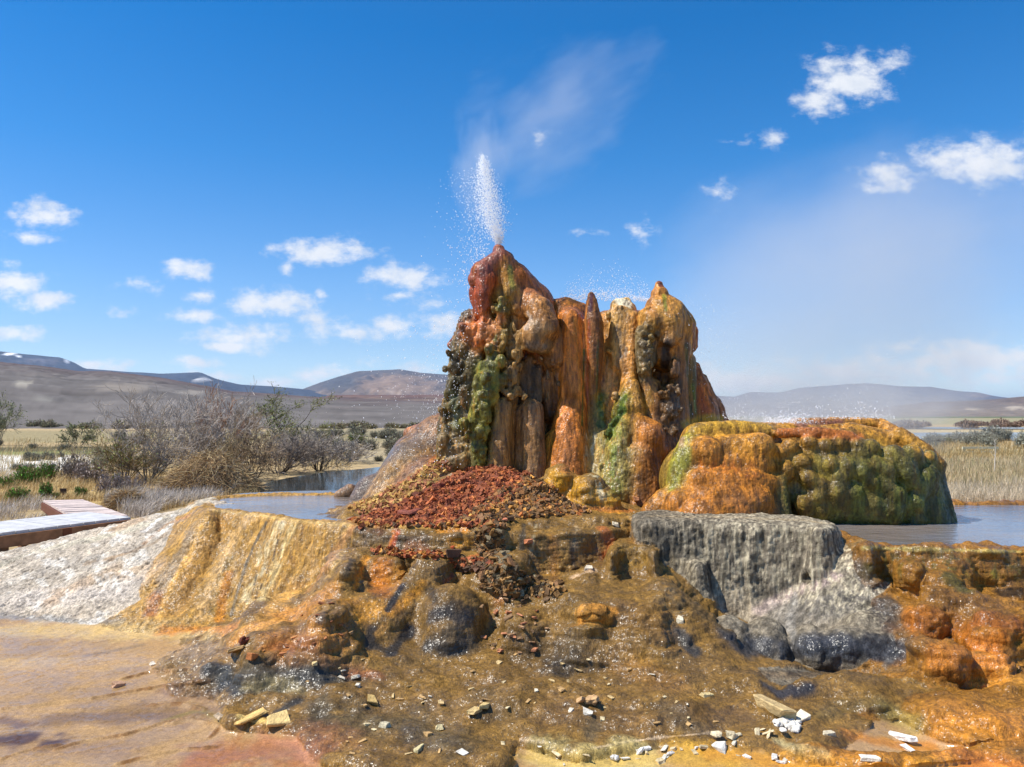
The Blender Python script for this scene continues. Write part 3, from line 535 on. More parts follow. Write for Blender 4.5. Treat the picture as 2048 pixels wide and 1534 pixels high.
mound += [('1395,868,6.65,22 1470,862,6.72,22 1530,866,6.7,20', 'b48a2e', .04), ('1560,866,6.6,10 1640,864,6.55,10 1700,872,6.52,10', 'b0662e', .04), ('1590,850,7.1,14 1680,848,7.15,14 1760,850,7.2,14 1790,866,7.0,14', 'b47c34', .04),
 ('1380,890,6.6,24 1365,930,6.55,26 1360,985,6.5,30', '8c8430', .04, .4), ('1410,905,6.5,34 1420,940,6.5,30 1470,930,6.5,34 1510,930,6.5,32', 'b0712a', .05), ('1450,900,6.55,30 1520,895,6.5,30', 'b47a2c', .05),
 ('1400,965,6.42,30 1450,965,6.4,32 1500,965,6.4,30 1535,965,6.42,20', 'b06c28', .03), ('1360,1010,6.4,34 1430,1000,6.35,40 1510,1000,6.36,36 1400,1040,6.3,50', 'ac6a26', .04), ('1470,1040,6.35,50 1530,1030,6.4,30', '9c5c2c', .04), ('1330,1000,6.5,24 1310,1030,6.5,30', 'a86c28', .04), ('1556,960,6.45,16 1562,1030,6.4,22', '5d5a2c', .03, .3),
 ('1800,870,6.8,16 1850,905,6.7,18 1875,930,6.65,16', 'ac7c38', .04, .5), ('1868,950,6.65,20 1880,1000,6.65,20 1895,1050,6.6,18', '4c4a34', .04, .6), ('1820,960,6.7,50 1840,1040,6.7,60', '5a5428', .05)]
for px, py, r in gn:
    dep = 6.44+.10*max(0, (940-py)/60)+.14*max(0, (px-1800)/80)**1.5+(.05 if py > 1030 else 0)
    mound.append(('%f,%f,%f,%f %f,%f,%f,%f' % (px, py, dep, r*.9, px+2, py+r*.6, dep+.02, r*.85), gcol(px, py), .034, .3))
TWR['mound'] = build(mound, .0095, [('1570,846,6.95,14 1680,850,6.9,15', .04), ('1690,1045,6.3,20 1740,1045,6.3,22', .05), ('1575,1030,6.28,9 1578,960,6.3,7', .02)])
TWR['apron'] = build([('900,905,8.0,80 930,960,8.0,130', '8a6440'), ('880,885,8.0,52 840,925,7.95,62 800,985,7.9,60 770,1030,7.8,50', '7a5a40', .08), ('830,940,7.75,60 790,1010,7.6,62 760,1050,7.5,60', '96703c', .08), ('860,985,7.5,70 800,1050,7.3,60', '8a6448', .08), ('900,1010,7.3,60', '8a5c40', .08), ('745,985,7.85,36 725,1020,7.8,34', '7a5c44', .06), ('700,985,8.05,18 680,992,8.05,12', '94704c', .05), ('860,858,8.15,18 820,868,8.15,14', 'b07040', .05)], .013, [])
log('towers', {k: len(v[0]) for k, v in TWR.items()})
ROCK = {}
for k, (V, Q, C, Lw) in TWR.items():
    N = normals(V, Q); x, y, z = V.T
    st = 1-np.abs(N[:, 2])
    fl = fbm(x*26, y*26, z*4, 3, 61)-.5; lu = fbm(x*12, y*12, z*12, 4, 71)-.5; fi = fbm(x*55, y*55, z*55, 2, 81)-.5; wo = worley(x*30, y*30, z*30, 91)-.45
    fl2 = fbm(x*11, y*11, z*1.6, 2, 65)-.5
    if k == 'mound': d = .009*fi+.009*lu-.007*wo*(.4+Lw)-.006*(worley(x*70, y*70, z*70, 95)-.45)+.010*fl*sstep(.4, .8, st)*(x < 1.75)
    elif k == 'apron': d = .010*lu+.006*fi
    else: d = (.017*fl+.024*fl2)*sstep(.2, .6, st)+.011*lu+.006*fi-.014*wo*Lw-.002*wo-.006*np.abs(fbm(x*16, y*16, z*5, 4, 99)-.5)*2*sstep(.2, .5, st)
    if k == 'mound':
        C = C*np.array([1.12, 1.13, .84]); rs = sstep(.5, .66, fbm(x*24, y*24, z*2.0, 4, 115))[:, None]; C = C*(1-.35*rs)+lin('6a4418')*.35*rs
    V = V+N*d[:, None]
    # streaks of pigment running down
    s1 = fbm(x*30, y*30, z*2.2, 4, 101)[:, None]
    s2 = fbm(x*55, y*55, z*3, 3, 105)[:, None]; s3 = fbm(x*9, y*9, z*3, 3, 107)[:, None]
    C = C*(.62+.76*sstep(.3, .7, s1))
    if k in ('left', 'ridge', 'right'):
        t1 = sstep(.58, .72, s2)*sstep(.4, .6, s3); t2 = sstep(.56, .7, 1-s2)*sstep(.42, .6, 1-s3)
        C = C*(1-.6*t1)+lin('342010')*.6*t1; C = C*(1-.4*t2)+lin('cc9040')*.4*t2; C = C*np.array([1.16, 1.02, .72])
    ROCK[k] = dict(V=V, Q=Q, C=C, W=np.full(len(V), .75), N=N, L=Lw)
cb = np.array([lin(h) for h in ('a48256', 'c6b7a2', 'b2873f', '86642c', '7d7260', '8c5f1e')])[TO]
ROCK['terrain'] = dict(V=TV, Q=TQ, C=cb*(.8+.4*fbm(TV[:, 0]*6, TV[:, 1]*6, TV[:, 2]*6, 4, 111))[:, None], W=np.array([.72, .05, .6, .9, .12, .85])[TO].astype(float), N=TN)
# ================================================================ PAINT AND CARVE on the finished rock
names = list(ROCK); off = 0; vv = []; qq = []
for k in names:
    ROCK[k]['o'] = off; vv.append(ROCK[k]['V']); qq.append(ROCK[k]['Q']+off); off += len(ROCK[k]['V'])
AV = np.concatenate(vv); AQ = np.concatenate(qq); AC = np.concatenate([ROCK[k]['C'] for k in names]); AW = np.concatenate([ROCK[k]['W'] for k in names])
AN = normals(AV, AQ)
BV = BVHTree.FromPolygons(AV.tolist(), AQ.tolist())
log('bvh')
def hit(px, py):
    d = Vector(ray(px, py)).normalized()
    r = BV.ray_cast(Vector(CAM), d, 60)
    return (np.array(r[0]), np.array(r[1])) if r[0] is not None else None
ORD = np.argsort(AV[:, 0]); SX = AV[ORD, 0]
def near(poly, rad):
    """vertex ids within rad of a 3D polyline, with distance"""
    poly = np.array(poly); lo = poly.min(0)-rad; hi = poly.max(0)+rad
    c = ORD[np.searchsorted(SX, lo[0]):np.searchsorted(SX, hi[0])]
    p = AV[c]; m = (p[:, 1] > lo[1]) & (p[:, 1] < hi[1]) & (p[:, 2] > lo[2]) & (p[:, 2] < hi[2])
    c = c[m]; p = p[m]; best = np.full(len(c), 1e9)
    if len(poly) == 1: poly = np.array([poly[0], poly[0]+1e-4])
    for a, b in zip(poly[:-1], poly[1:]):
        e = b-a; t = np.clip((p-a)@e/(e@e+1e-12), 0, 1)
        best = np.minimum(best, ((p-a-t[:, None]*e)**2).sum(1))
    best = np.sqrt(best); m = best < rad
    return c[m], best[m]
def trace(spec, w):
    pp = pts(spec); out = []
    dense = [pp[0]]
    for a, b in zip(pp[:-1], pp[1:]):
        n = max(1, int(math.hypot(b[0]-a[0], b[1]-a[1])/max(w*.5, 8)))
        dense += [(a[0]+(b[0]-a[0])*i/n, a[1]+(b[1]-a[1])*i/n) for i in range(1, n+1)]
    runs = []; prev = None
    for q in dense:
        h = hit(*q)
        if h is None: prev = None; continue
        if prev is None or np.linalg.norm(h[0]-prev) > .45: runs.append([])
        runs[-1].append(h[0]); prev = h[0]
    return runs
def st(c, w, spec, a=1.0, soft=.5, streak=0, wet=None, rag=.5, seed=0):
    """one pigment stroke: colour, half width px, points px (found on the rock), ragged edge, optional downward streaking"""
    cc = lin(c) if c else None
    for run in trace(spec, w):
        wd = w*np.mean([q[1] for q in run])/F; rad = wd*(1+rag)
        ids, d = near(run, rad)
        if not len(ids): continue
        x, y, z = AV[ids].T
        n = fbm(x*14, y*14, z*14, 3, 201+seed)-.5
        al = 1-sstep(1-soft, 1.0, d/wd+rag*2*n)
        if streak: al = al*sstep(.5-.5*streak+.12, .62, fbm(x*38, y*38, z*2.5, 3, 211+seed)+.12*streak*0)
        al = (al*a)[:, None]
        if cc is not None: AC[ids] = AC[ids]*(1-al)+cc*al*(.86+.28*fbm(x*40, y*40, z*12, 2, 221)[:, None])
        if wet is not None: AW[ids] = AW[ids]*(1-al[:, 0])+wet*al[:, 0]
def carve(dep, w, spec, soft=1.0, rag=.3):
    """push the skin in (dep<0) or out along its normal, dep and w in px"""
    for run in trace(spec, w):
        s = np.mean([q[1] for q in run])/F; wd = w*s
        ids, d = near(run, wd*1.4)
        if not len(ids): continue
        x, y, z = AV[ids].T
        n = fbm(x*25, y*25, z*25, 2, 231)-.5
        al = 1-sstep(0 if soft else .5, 1.0, d/wd+rag*n)
        AV[ids] += AN[ids]*(al*dep*s)[:, None]
# ---- white slope
st('d4cab0', 22, '0,1128 90,1098 200,1074 300,1048 380,1015 430,992', .7, .6, rag=.6)
st('dcd4c6', 30, '20,1165 120,1130 220,1120', .4, .8, rag=.9)
st('ded2c6', 60, '0,1200 150,1190 250,1180', .5, .9); st('c9aa86', 40, '230,1140 320,1130', .6, .9); st('d8c6ac', 50, '100,1230 220,1220', .5, .9)
st('a88a68', 9, '170,1128 250,1108 310,1085 350,1048 400,1015', .8, .7, rag=1.0); st('c48a50', 8, '290,1085 330,1050 380,1030', .8, .7)
st('8e867c', 14, '300,1070 330,1040 400,1008', .6, .8, rag=1.2); st('84807a', 16, '0,1232 60,1236 160,1244 240,1244', .8, .8, wet=.7); st('a0622a', 24, '312,1190 300,1225 320,1215', .85, .6, wet=.9); st('8b7a64', 20, '330,1150 322,1180 370,1090 385,1050', .6, .8, wet=.6)
st('f4f0e8', 9, '290,1062 305,1048 318,1040', 1, .6, rag=1.)
# ---- cream and orange wall
st('b0823c', 34, '445,1038 410,1100 365,1190 338,1240', .9, .7); st('dca64e', 9, '405,1050 385,1100 350,1160 325,1215 315,1240', .9, .7, rag=.8)
st('c49c60', 22, '490,1042 455,1100 425,1165 405,1232', .9, .7); st('7f6428', 14, '462,1110 440,1165 422,1230', .8, .8, .5); st('b87418', 14, '455,1150 445,1200 440,1240', .8, .8)
st('6e6048', 6, '532,1046 508,1090 492,1130 474,1185 462,1230', .9, .7); st('dcc794', 26, '556,1050 528,1100 506,1150 488,1205', .8, .9, .5); st('d8bd80', 24, '585,1056 563,1100 546,1150 528,1195', .8, .9, .5); st('e4d4a6', 12, '566,1050 540,1100 520,1150', .8, .9, .4)
st('3c342a', 3, '548,1100 532,1150 512,1195', .9, .8, .3); st('4c4234', 3, '556,1080 545,1120', .9, .8); st('4c4234', 4, '520,1130 505,1180', .9, .8, .3)
st('a87c3c', 18, '606,1060 595,1100 575,1150', .9, .7, .4); st('c49c60', 30, '655,1060 640,1100 615,1150 590,1190', .8, .8, .3); st('b08c50', 18, '690,1060 680,1100 660,1150', .8, .8)
st('d6a04e', 40, '590,1180 540,1220 500,1255', .7, .9); st('cf9240', 50, '480,1265 520,1250 560,1240', .9, .7); st('c9a460', 8, '420,1020 520,1030 600,1042 700,1049', .8, .8)
# ---- central wall under the rubble
st('5f4c32', 26, '720,1062 760,1075 800,1080 850,1080', .9, .8); st('c4701e', 9, '790,1062 782,1090', 1, .6); st('c05a28', 8, '795,1065 785,1092', .9, .6); st('cc861e', 14, '880,1058 930,1062', .9, .7); st('7a4a1e', 20, '820,1090 850,1100', .8, .8); st('8a6a30', 12, '690,1080 715,1075', .8, .8)
st('c98a24', 14, '900,1085 940,1085', .8, .8); st('6b4f30', 18, '960,1090 990,1080', .8, .8); st('b4622e', 10, '975,1105 925,1118', .8, .8)
st('d08a26', 12, '735,1115 722,1145 712,1175', .95, .6); st('b06a18', 40, '760,1130 760,1165 770,1180', .95, .7); st('a8701c', 20, '800,1140 790,1175', .9, .7); st('54452f', 12, '705,1120 690,1150', .9, .8)
st('c78a2a', 30, '690,1200 760,1215 720,1235', .8, .8); st('cc8a24', 14, '835,1180 815,1200 780,1225', .9, .7); st('2f2a24', 9, '805,1170 790,1195 775,1220', .95, .6); st('413626', 16, '860,1180 870,1200', .8, .8); st('3a332a', 18, '745,1260 740,1290 770,1300', .9, .7); st('2e2a26', 20, '820,1260 790,1295 780,1305', .95, .6); st('c28c3e', 10, '770,1250 755,1270', .8, .8)
st('38322a', 22, '860,1235 900,1230 930,1245', .8, .8); st('4a4030', 34, '900,1270 940,1285 860,1290', .8, .8); st('8c4f2c', 8, '905,1150 890,1165', .9, .7); st('b0622e', 8, '970,1118 980,1130', .8, .7)
st('c88634', 46, '560,1230 620,1215 650,1190', .8, .9); st('b5792e', 60, '540,1275 620,1265 680,1270', .8, .9); st('54483a', 12, '650,1225 640,1240', .8, .8)
# ---- middle wall
st('8c6628', 26, '1060,1060 1065,1110 1080,1150', .9, .7); st('4e4434', 9, '1048,1050 1042,1100', .9, .8); st('cdb688', 6, '1072,1050 1062,1100 1058,1130', .8, .8, .4); st('8a5e22', 18, '1105,1075 1110,1160', .9, .8); st('b8a07a', 16, '1155,1055 1150,1100', .7, .9, .5); st('3f3222', 16, '1145,1110 1150,1140 1175,1130', .9, .8, .4); st('a8622a', 16, '1205,1055 1220,1085 1210,1110', .9, .7); st('8e6426', 14, '1260,1050 1265,1090', .9, .8); st('d8b48c', 12, '1145,1155 1185,1140', .7, .9); st('6b4528', 10, '1195,1100 1205,1130', .8, .8, .5)
st('8e6c2c', 40, '1250,1110 1280,1120', .9, .8); st('8f6a2c', 60, '1210,1190 1260,1200 1290,1190', .9, .8); st('86622c', 70, '1240,1230 1330,1250', .9, .8)
# ---- low brown flow
st('6e5226', 110, '1060,1300 1200,1320 1350,1330', .5, .9); st('5a4c34', 60, '1150,1290 1120,1340', .6, .9); st('4a4436', 50, '700,1350 560,1340 450,1350', .9, .8); st('3c3a34', 30, '420,1340 480,1380 640,1352', .9, .8); st('9c8a5c', 26, '500,1375 560,1365 600,1380', .8, .9); st('3a3832', 16, '560,1420 600,1400', .9, .8); st('d8b668', 12, '480,1432 530,1442 570,1438', 1, .5)
st('5e5034', 90, '700,1430 820,1440 900,1480', .8, .9); st('6e5630', 80, '960,1400 1000,1440', .6, .9); st('54482e', 40, '640,1400 650,1450', .8, .8); st('7b5b30', 90, '1120,1420 1260,1440', .7, .9); st('57503e', 30, '1180,1480 1190,1440', .6, .9); st('e8c8a0', 4, '1042,1478 1100,1488 1150,1500 1200,1494 1250,1484 1330,1474 1440,1464', .9, .6, wet=.4); st('6b4f2c', 60, '1380,1420 1460,1430', .7, .9); st('4e4636', 40, '1340,1420 1400,1460', .5, .9)
st('a06c34', 26, '560,1318 640,1310 720,1340', .6, .9); st('9a5c30', 20, '700,1348 760,1352', .7, .9)
st('b4662e', 30, '620,1285 540,1295', .5, .9)
# ---- shallow pools at the front
st('c4a468', 60, '0,1262 150,1262 300,1270 430,1262', .8, .9, wet=.75); st('bc9a68', 70, '0,1330 200,1330 340,1310', .7, .9); st('b4946a', 50, '380,1300 420,1300', .6, .9); st('c98430', 26, '330,1262 420,1256 470,1256', .9, .8); st('a88456', 60, '0,1350 200,1330 360,1300', .7, .9); st('9c7c54', 60, '60,1400 250,1380 350,1340', .6, .9)
st('6b5a44', 20, '180,1310 230,1300 280,1290', .5, .9); st('7a5a3a', 30, '330,1380 420,1400', .7, .9); st('6e5234', 70, '120,1440 260,1430 400,1430', .7, .9); st('8c6c48', 60, '60,1490 160,1500 260,1500', .6, .9); st('4a2e20', 40, '0,1480 60,1475 110,1485', .9, .8, rag=.9); st('5a3a2a', 30, '0,1440 50,1450', .6, .9); st('9c6438', 110, '420,1520 540,1500 620,1500', .9, .9); st('b07a58', 20, '520,1470 580,1490 620,1520', .6, .9); st('7c6a30', 14, '330,1440 400,1420 440,1440', .6, .9)
for sp in ('0,1420 90,1410 200,1395 330,1372 420,1362', '110,1500 160,1485 250,1470 330,1445 420,1430', '230,1530 290,1515 360,1500 430,1495', '240,1360 300,1345 370,1340', '330,1450 380,1440 440,1452 420,1475', '0,1520 60,1500 120,1490', '300,1412 360,1408 410,1420'):
    carve(5, 6, sp); st('80582a', 6, sp, .9, .7, rag=1.2)
st('c9b878', 60, '1080,1510 1180,1522 1290,1515', .9, .9); st('b88a2c', 60, '1360,1500 1460,1525', .9, .9); st('c07a1e', 60, '1560,1525 1700,1530 1820,1530', .9, .9); st('b8a878', 22, '1560,1485 1600,1500 1650,1510', .8, .9); st('c4762a', 50, '1900,1528 2040,1530', .9, .9)
# ---- grey terrace
st('a08d6e', 14, '1300,1032 1400,1034 1500,1036 1600,1040 1650,1046', .9, .9); st('5c554a', 24, '1310,1060 1330,1100 1330,1130', .8, .9, .4); st('4c4a46', 20, '1290,1060 1350,1070 1400,1075', .6, .9, .5)
st('b5a58a', 40, '1480,1170 1440,1200 1500,1210', .7, .9); st('c2a8a0', 20, '1520,1220 1600,1180 1680,1150', .6, .9); st('8a8378', 60, '1560,1230 1660,1210', .7, .9); st('9c968c', 14, '1590,1190 1580,1250 1590,1290', .8, .9); st('6a6156', 30, '1720,1130 1740,1180', .8, .9, wet=.6)
st('3e3e40', 34, '1450,1265 1480,1300 1530,1290', .9, .7, wet=.8); st('2c2e34', 34, '1620,1290 1700,1295 1770,1310', .95, .7, wet=1); st('54463a', 30, '1760,1200 1780,1260', .8, .8, wet=1); st('2e3036', 26, '1530,1370 1560,1385 1620,1375', .9, .7, wet=1); st('4a463e', 24, '1580,1345 1660,1345', .8, .8, wet=.7); st('44423e', 24, '1360,1265 1385,1300', .9, .7, wet=.9); st('5e5a54', 10, '1800,1300 1770,1330', .8, .8)
st('6e5a3a', 44, '1330,1170 1350,1210', .8, .9, .4, wet=.7); st('7c6436', 24, '1690,1400 1640,1430 1760,1400', .8, .8, wet=1)
st('8a6c3c', 24, '1700,1090 1740,1078', .8, .8)
# ---- right terrace
st('6a5a1c', 40, '1760,1120 1850,1130 1960,1130 2040,1140', .8, .8, .3); st('4e4a18', 30, '1740,1140 1770,1150', .8, .8); st('54501c', 26, '1930,1180 1900,1150', .8, .8); st('8a7a20', 16, '1950,1140 1990,1150 2040,1150', .7, .9, .4); st('a8924c', 7, '1725,1096 1850,1099 2040,1103', .9, .8); st('b8691e', 50, '1820,1240 1880,1260 1980,1290', .7, .9); st('8a4a16', 40, '1960,1240 2040,1250', .7, .9); st('c4782a', 60, '1880,1320 1980,1330', .7, .9); st('c07c24', 90, '1900,1440 2020,1450', .8, .9); st('8c7a3c', 40, '1780,1420 1830,1450', .7, .9); st('c88a30', 30, '1950,1365 2040,1360', .8, .9)
st('2a2014', 20, '2000,1185 2040,1185', .9, .7, wet=.3)
# ---- rubble ground and apron
st('84462a', 70, '760,1040 860,1000 940,960 980,975', .9, .9, wet=.2); st('94602c', 60, '1010,1010 1080,1000 1120,1015', .8, .9, wet=.4); st('c08a1e', 40, '1110,965 1160,985 1220,1005', .95, .7, wet=.9); st('b06a28', 16, '1180,1018 1260,1020', .8, .8)
st('6a5a4c', 50, '830,880 780,910 740,960 712,1000', .9, .9, wet=.9); st('b8893c', 22, '870,925 800,975 750,1005 720,1018', .9, .9, wet=.5); st('866052', 26, '880,930 850,960 810,1000', .9, .9, wet=.4); st('b86a2c', 10, '870,915 820,965', .8, .9)
# ---- towers
st('8a4630', 26, '960,545 985,515 1000,500', .85, .8, wet=1); st('96441f', 20, '965,585 975,610', .9, .8, wet=1); st('a05a2c', 26, '1030,545 1055,580', .7, .9); st('8c8030', 9, '1020,535 1025,575', .9, .7); st('6a6a2a', 7, '1000,600 995,640 990,680', .9, .7); st('c47838', 24, '960,670 985,655 1000,640', .9, .8, wet=.8); st('4a2c22', 10, '925,660 918,640', .8, .8)
st('2e2c20', 22, '915,720 915,790', .7, .9); st('7d8458', 14, '905,790 915,850', .6, .9); st('c4803a', 8, '950,700 975,690', .7, .8)
st('c2a890', 8, '1055,625 1062,645 1052,655', .9, .6, wet=.1); st('2c241c', 14, '1070,735 1065,780', .8, .8); st('a8895c', 26, '1070,650 1090,660', .5, .9); st('7c7064', 18, '1055,690 1080,695', .8, .8)
st('c07a34', 14, '1140,720 1145,780', .7, .9); st('b88a1e', 12, '1100,880 1095,940', .9, .7, .3); st('c07838', 22, '1130,870 1135,940', .8, .9); st('a8541e', 5, '1178,640 1176,700 1174,780 1172,850', .95, .6, wet=1); st('3c5c1c', 3, '1168,700 1166,780 1164,850', .9, .7); st('4a2430', 7, '1183,590 1180,620', .95, .7, wet=1); st('3e4a18', 4, '1196,680 1194,780', .8, .8)
st('e6d8b4', 13, '1240,602 1256,610', 1, .6, wet=.4, rag=.9); st('4c4840', 16, '1240,660 1245,710', .8, .8, .5); st('c89458', 20, '1215,720 1225,790', .7, .9); st('48601e', 12, '1205,790 1200,850', .8, .7, rag=.9); st('6f8020', 10, '1250,790 1240,830', .9, .7, rag=.9); st('3e5418', 9, '1245,820 1225,850 1215,880', .85, .7, rag=1.); st('d4c8a0', 26, '1185,880 1190,950 1200,985', .8, .9, .35); st('c8b88c', 16, '1240,880 1235,940', .5, .9, .5); st('7c8a28', 20, '1235,870 1225,940 1230,985', .7, .9, .5, rag=.9); st('c08a3c', 14, '1270,770 1275,810', .8, .8); st('4c3014', 20, '1290,930 1285,980', .7, .9, .6)
st('6c2c18', 6, '1318,562 1322,572', .9, .7, wet=1); st('8c8a2c', 6, '1328,590 1332,620', .8, .8); st('b8762a', 18, '1300,610 1305,630', .7, .9); st('26252a', 14, '1335,690 1330,735', .9, .7, wet=.9); st('3c3a38', 12, '1290,670 1300,720', .7, .9, .5); st('8a4a34', 8, '1388,650 1388,700', .8, .8); st('3c4a1e', 7, '1372,690 1376,760 1380,830', .7, .8); st('b4581c', 14, '1400,780 1410,825', .8, .8); st('7a8a30', 6, '1386,770 1392,825', .7, .8); st('b8906c', 12, '1362,880 1368,910', .7, .8)
st('c87a2e', 15, '1140,640 1142,700 1150,760 1156,820', .6, .9); st('cc8a34', 6, '1150,640 1155,700 1160,780', .6, .9); st('b06a2a', 14, '1120,615 1150,618', .6, .9); st('c88c3a', 20, '1215,690 1225,760 1222,830', .6, .9); st('b8862c', 18, '1290,820 1300,780', .6, .9); st('c08a34', 12, '1310,600 1330,640 1350,640', .6, .9)
# ---- mound
st('8f8a30', 18, '1370,900 1360,940 1345,975', .9, .7, rag=.8); st('c8a02a', 14, '1370,850 1400,838 1440,838', .9, .8); st('b8641e', 30, '1400,930 1450,930 1500,940', .6, .9, .3); st('8c5a48', 16, '1600,848 1680,846', .8, .8); st('b8682c', 14, '1560,866 1640,866 1720,872', .8, .9, wet=.7); st('c08a2e', 12, '1740,850 1800,870 1860,915', .7, .9); st('9c6a3a', 30, '1460,1000 1520,1000', .6, .9, .5)
for q in range(9): st('6a3c14', 5, '%d,905 %d,1020' % (1390+17*q, 1390+17*q), .5, .9, .6, seed=q+40)
carve(16, 30, '1172,1228 1188,1230 1206,1230'); st('c08436', 30, '1172,1228 1188,1230 1206,1230', 1, .4, rag=.8, wet=.2)
st('b8903a', 40, '1060,1512 1200,1522 1400,1512 1600,1520', .6, .9, wet=1); st('c08428', 36, '1420,1508 1560,1522 1750,1526 1900,1528', .7, .9, wet=1)
st('5e4a30', 20, '1690,1100 1740,1160 1790,1230 1820,1300', .7, .9, wet=.9); st('54462e', 18, '1290,1060 1300,1110 1380,1130 1392,1220 1450,1260', .6, .9); st('6a5230', 24, '1470,1340 1560,1350 1680,1345 1800,1340', .6, .9, wet=1)
st('38383a', 36, '1570,1295 1680,1275 1790,1295', .9, .8, rag=.7, wet=1); st('5a544c', 36, '1600,1225 1720,1205 1780,1235', .7, .9); st('c48c58', 20, '700,1060 660,1120 620,1180', .5, .9); st('5c4a1c', 30, '1760,1112 1850,1115 1950,1118 2040,1122', .7, .9, .3, wet=1)
st('2a2622', 26, '870,1225 905,1218 940,1235', .75, .9, rag=.6, wet=1); st('2c2822', 20, '850,1290 920,1300', .8, .9, wet=1); st('a8641e', 20, '975,1165 1000,1200', .6, .9); st('c0821f', 16, '845,1165 815,1195', .7, .9); st('3a3228', 50, '1120,1330 1080,1300', .5, .9, wet=1); st('94682c', 60, '1260,1330 1330,1370', .6, .9); st('8e6a34', 50, '1000,1330 960,1370', .5, .9)
st('b4762a', 30, '1700,1470 1740,1480 1800,1490 1860,1494', .9, .8, wet=1)
# cracks and crusts
rr = random.Random(5)
for q in range(70):
    a, b = rr.uniform(0, 300), rr.uniform(1120, 1240)
    carve(-3.5, rr.uniform(2, 4), '%f,%f %f,%f %f,%f' % (a, b, a+rr.uniform(8, 16), b-rr.uniform(2, 9), a+rr.uniform(18, 40), b-rr.uniform(6, 18)))
tt = slice(ROCK['terrain']['o'], ROCK['terrain']['o']+len(TV))
x, y, z = AV[tt].T
crk = np.abs(fbm(x*11-z*5, y*5, z*16, 4, 301)-.5)
m = (TO == 1); f = np.where(m, .66+.34*sstep(.0, .05, crk), 1)
wp = fbm(x*2.2, y*2.2, z*3, 4, 351); wq = fbm(x*6+z*9, y*6, z*12, 4, 353)
for cc_, lo_, hi_, src, am in (('a09484', .54, .66, wp, .5), ('b8946c', .56, .68, 1-wp, .55), ('e2dacc', .56, .66, wq, .7), ('8c8074', .62, .7, 1-wq, .4)):
    ww = (sstep(lo_, hi_, src)*am*m)[:, None]; AC[tt] = AC[tt]*(1-ww)+lin(cc_)*ww
s1 = fbm(x*34-z*15, y*9, z*3, 4, 311)
f = f*np.where(TO == 2, .78+.42*sstep(.3, .7, s1), 1)*np.where((TO == 3) | (TO == 5), .82+.4*sstep(.3, .7, fbm(x*8, y*8, z*4, 4, 321)), 1)
f = f*np.where(TO == 4, .7+.6*sstep(.3, .7, fbm(x*40, y*40, z*4, 3, 331)), 1)
sg = fbm(x*62, y*62, z*3.2, 4, 341); cr = sstep(.44, .64, sg)*sstep(.9, 1.7, x)*sstep(.25, .45, z)*(TO == 4); dk = sstep(.45, .62, 1-sg)*(1-sstep(1.2, 2.0, x))*(TO == 4)*sstep(.2, .4, z)
AC[tt] = AC[tt]*(1-.75*cr[:, None])+lin('cbbd9e')*.75*cr[:, None]; AC[tt] = AC[tt]*(1-.7*dk[:, None])+lin('48433a')*.7*dk[:, None]
f = f*np.where((TO == 3) & (y < 5.3), .92, 1)
AC[tt] *= f[:, None]
log('painted')
# ================================================================ ROCK OBJECTS
M_ROCK = rock_mat(); M_BED = rock_mat('wet_sinter_bed', .07, .4, .04, .05)
off = 0
geyser = tag(empty('geyser_formation', (.8, 7.6, .8)), 'tall geyser formation of fused rust, orange and green dripping mineral towers', 'geyser')
def rock_obj(name, V, Q, C, W, parent=None):
    u, inv = np.unique(Q, return_inverse=True)
    o = mesh(name, V[u], inv.reshape(-1, 4), M_BED if name == 'ground' else M_ROCK, parent, True, C[u], W[u]); return o
for k in names:
    n = len(ROCK[k]['V']); s = slice(off, off+n); Q = ROCK[k]['Q']
    V, C, W = AV[s], np.clip(AC[s], 0, 1), AW[s]; off += n
    if k in ('left', 'ridge', 'right'):
        nm, lb = {'left': ('geyser_tower', 'rust red pointed tower with green knobbly side'), 'ridge': ('geyser_ridge', 'low orange ridge with a thin dark spike between the towers'), 'right': ('geyser_tower', 'ochre and black hooded tower with conical tip')}[k]
        c0 = np.array(geyser.location)
        o = rock_obj(nm, V-c0, Q, C, W, geyser); o['label'] = lb
    elif k == 'mound': tag(rock_obj('pool_mound', V, Q, C, W), 'broad flat-topped mound, orange at its left and dark green and knobbly at its right', 'mineral mound')
    elif k == 'apron': tag(rock_obj('mineral_apron', V, Q, C, W), 'smooth brown wet apron sloping left from the foot of the geyser into the pool', 'mineral slope')
    else:
        of = TO[Q[:, 0]]
        for i, ow in enumerate(OWN):
            q = Q[of == i]
            nm, lb, ct = {'bed': ('ground', None, None), 'white': ('travertine_slope', 'dry pale pinkish white crusted slope in front of the boardwalk', 'rock slope'),
              'orange': ('travertine_terrace', 'cream and orange streaked terrace wall under the left upper pool', 'rock terrace'),
              'central': ('travertine_terrace', 'wet brown stepped flow of rounded lobes running from the rubble heap to the foreground', 'rock terrace'),
              'grey': ('travertine_terrace', 'dry grey crusted terrace with a broken ledge and dark wet lobes at its foot', 'rock terrace'),
              'right': ('travertine_terrace', 'olive and amber lobed terrace spilling below the right upper pool', 'rock terrace')}[ow]
            o = rock_obj(nm, V, q, C, W)
            if lb: tag(o, lb, ct)
            else: tag(o, kind='structure')
log('rock objects')
SKYTONE = [(0.0, (.70, .80, .98)), (.077, (.555, .69, .88)), (.154, (.44, .70, .95)), (.298, (.165, .636, 1.0)), (.44, (.045, .577, 1.0)), (.6, (.12, .6, 1.0)), (.9, (.4, .7, 1.0))]
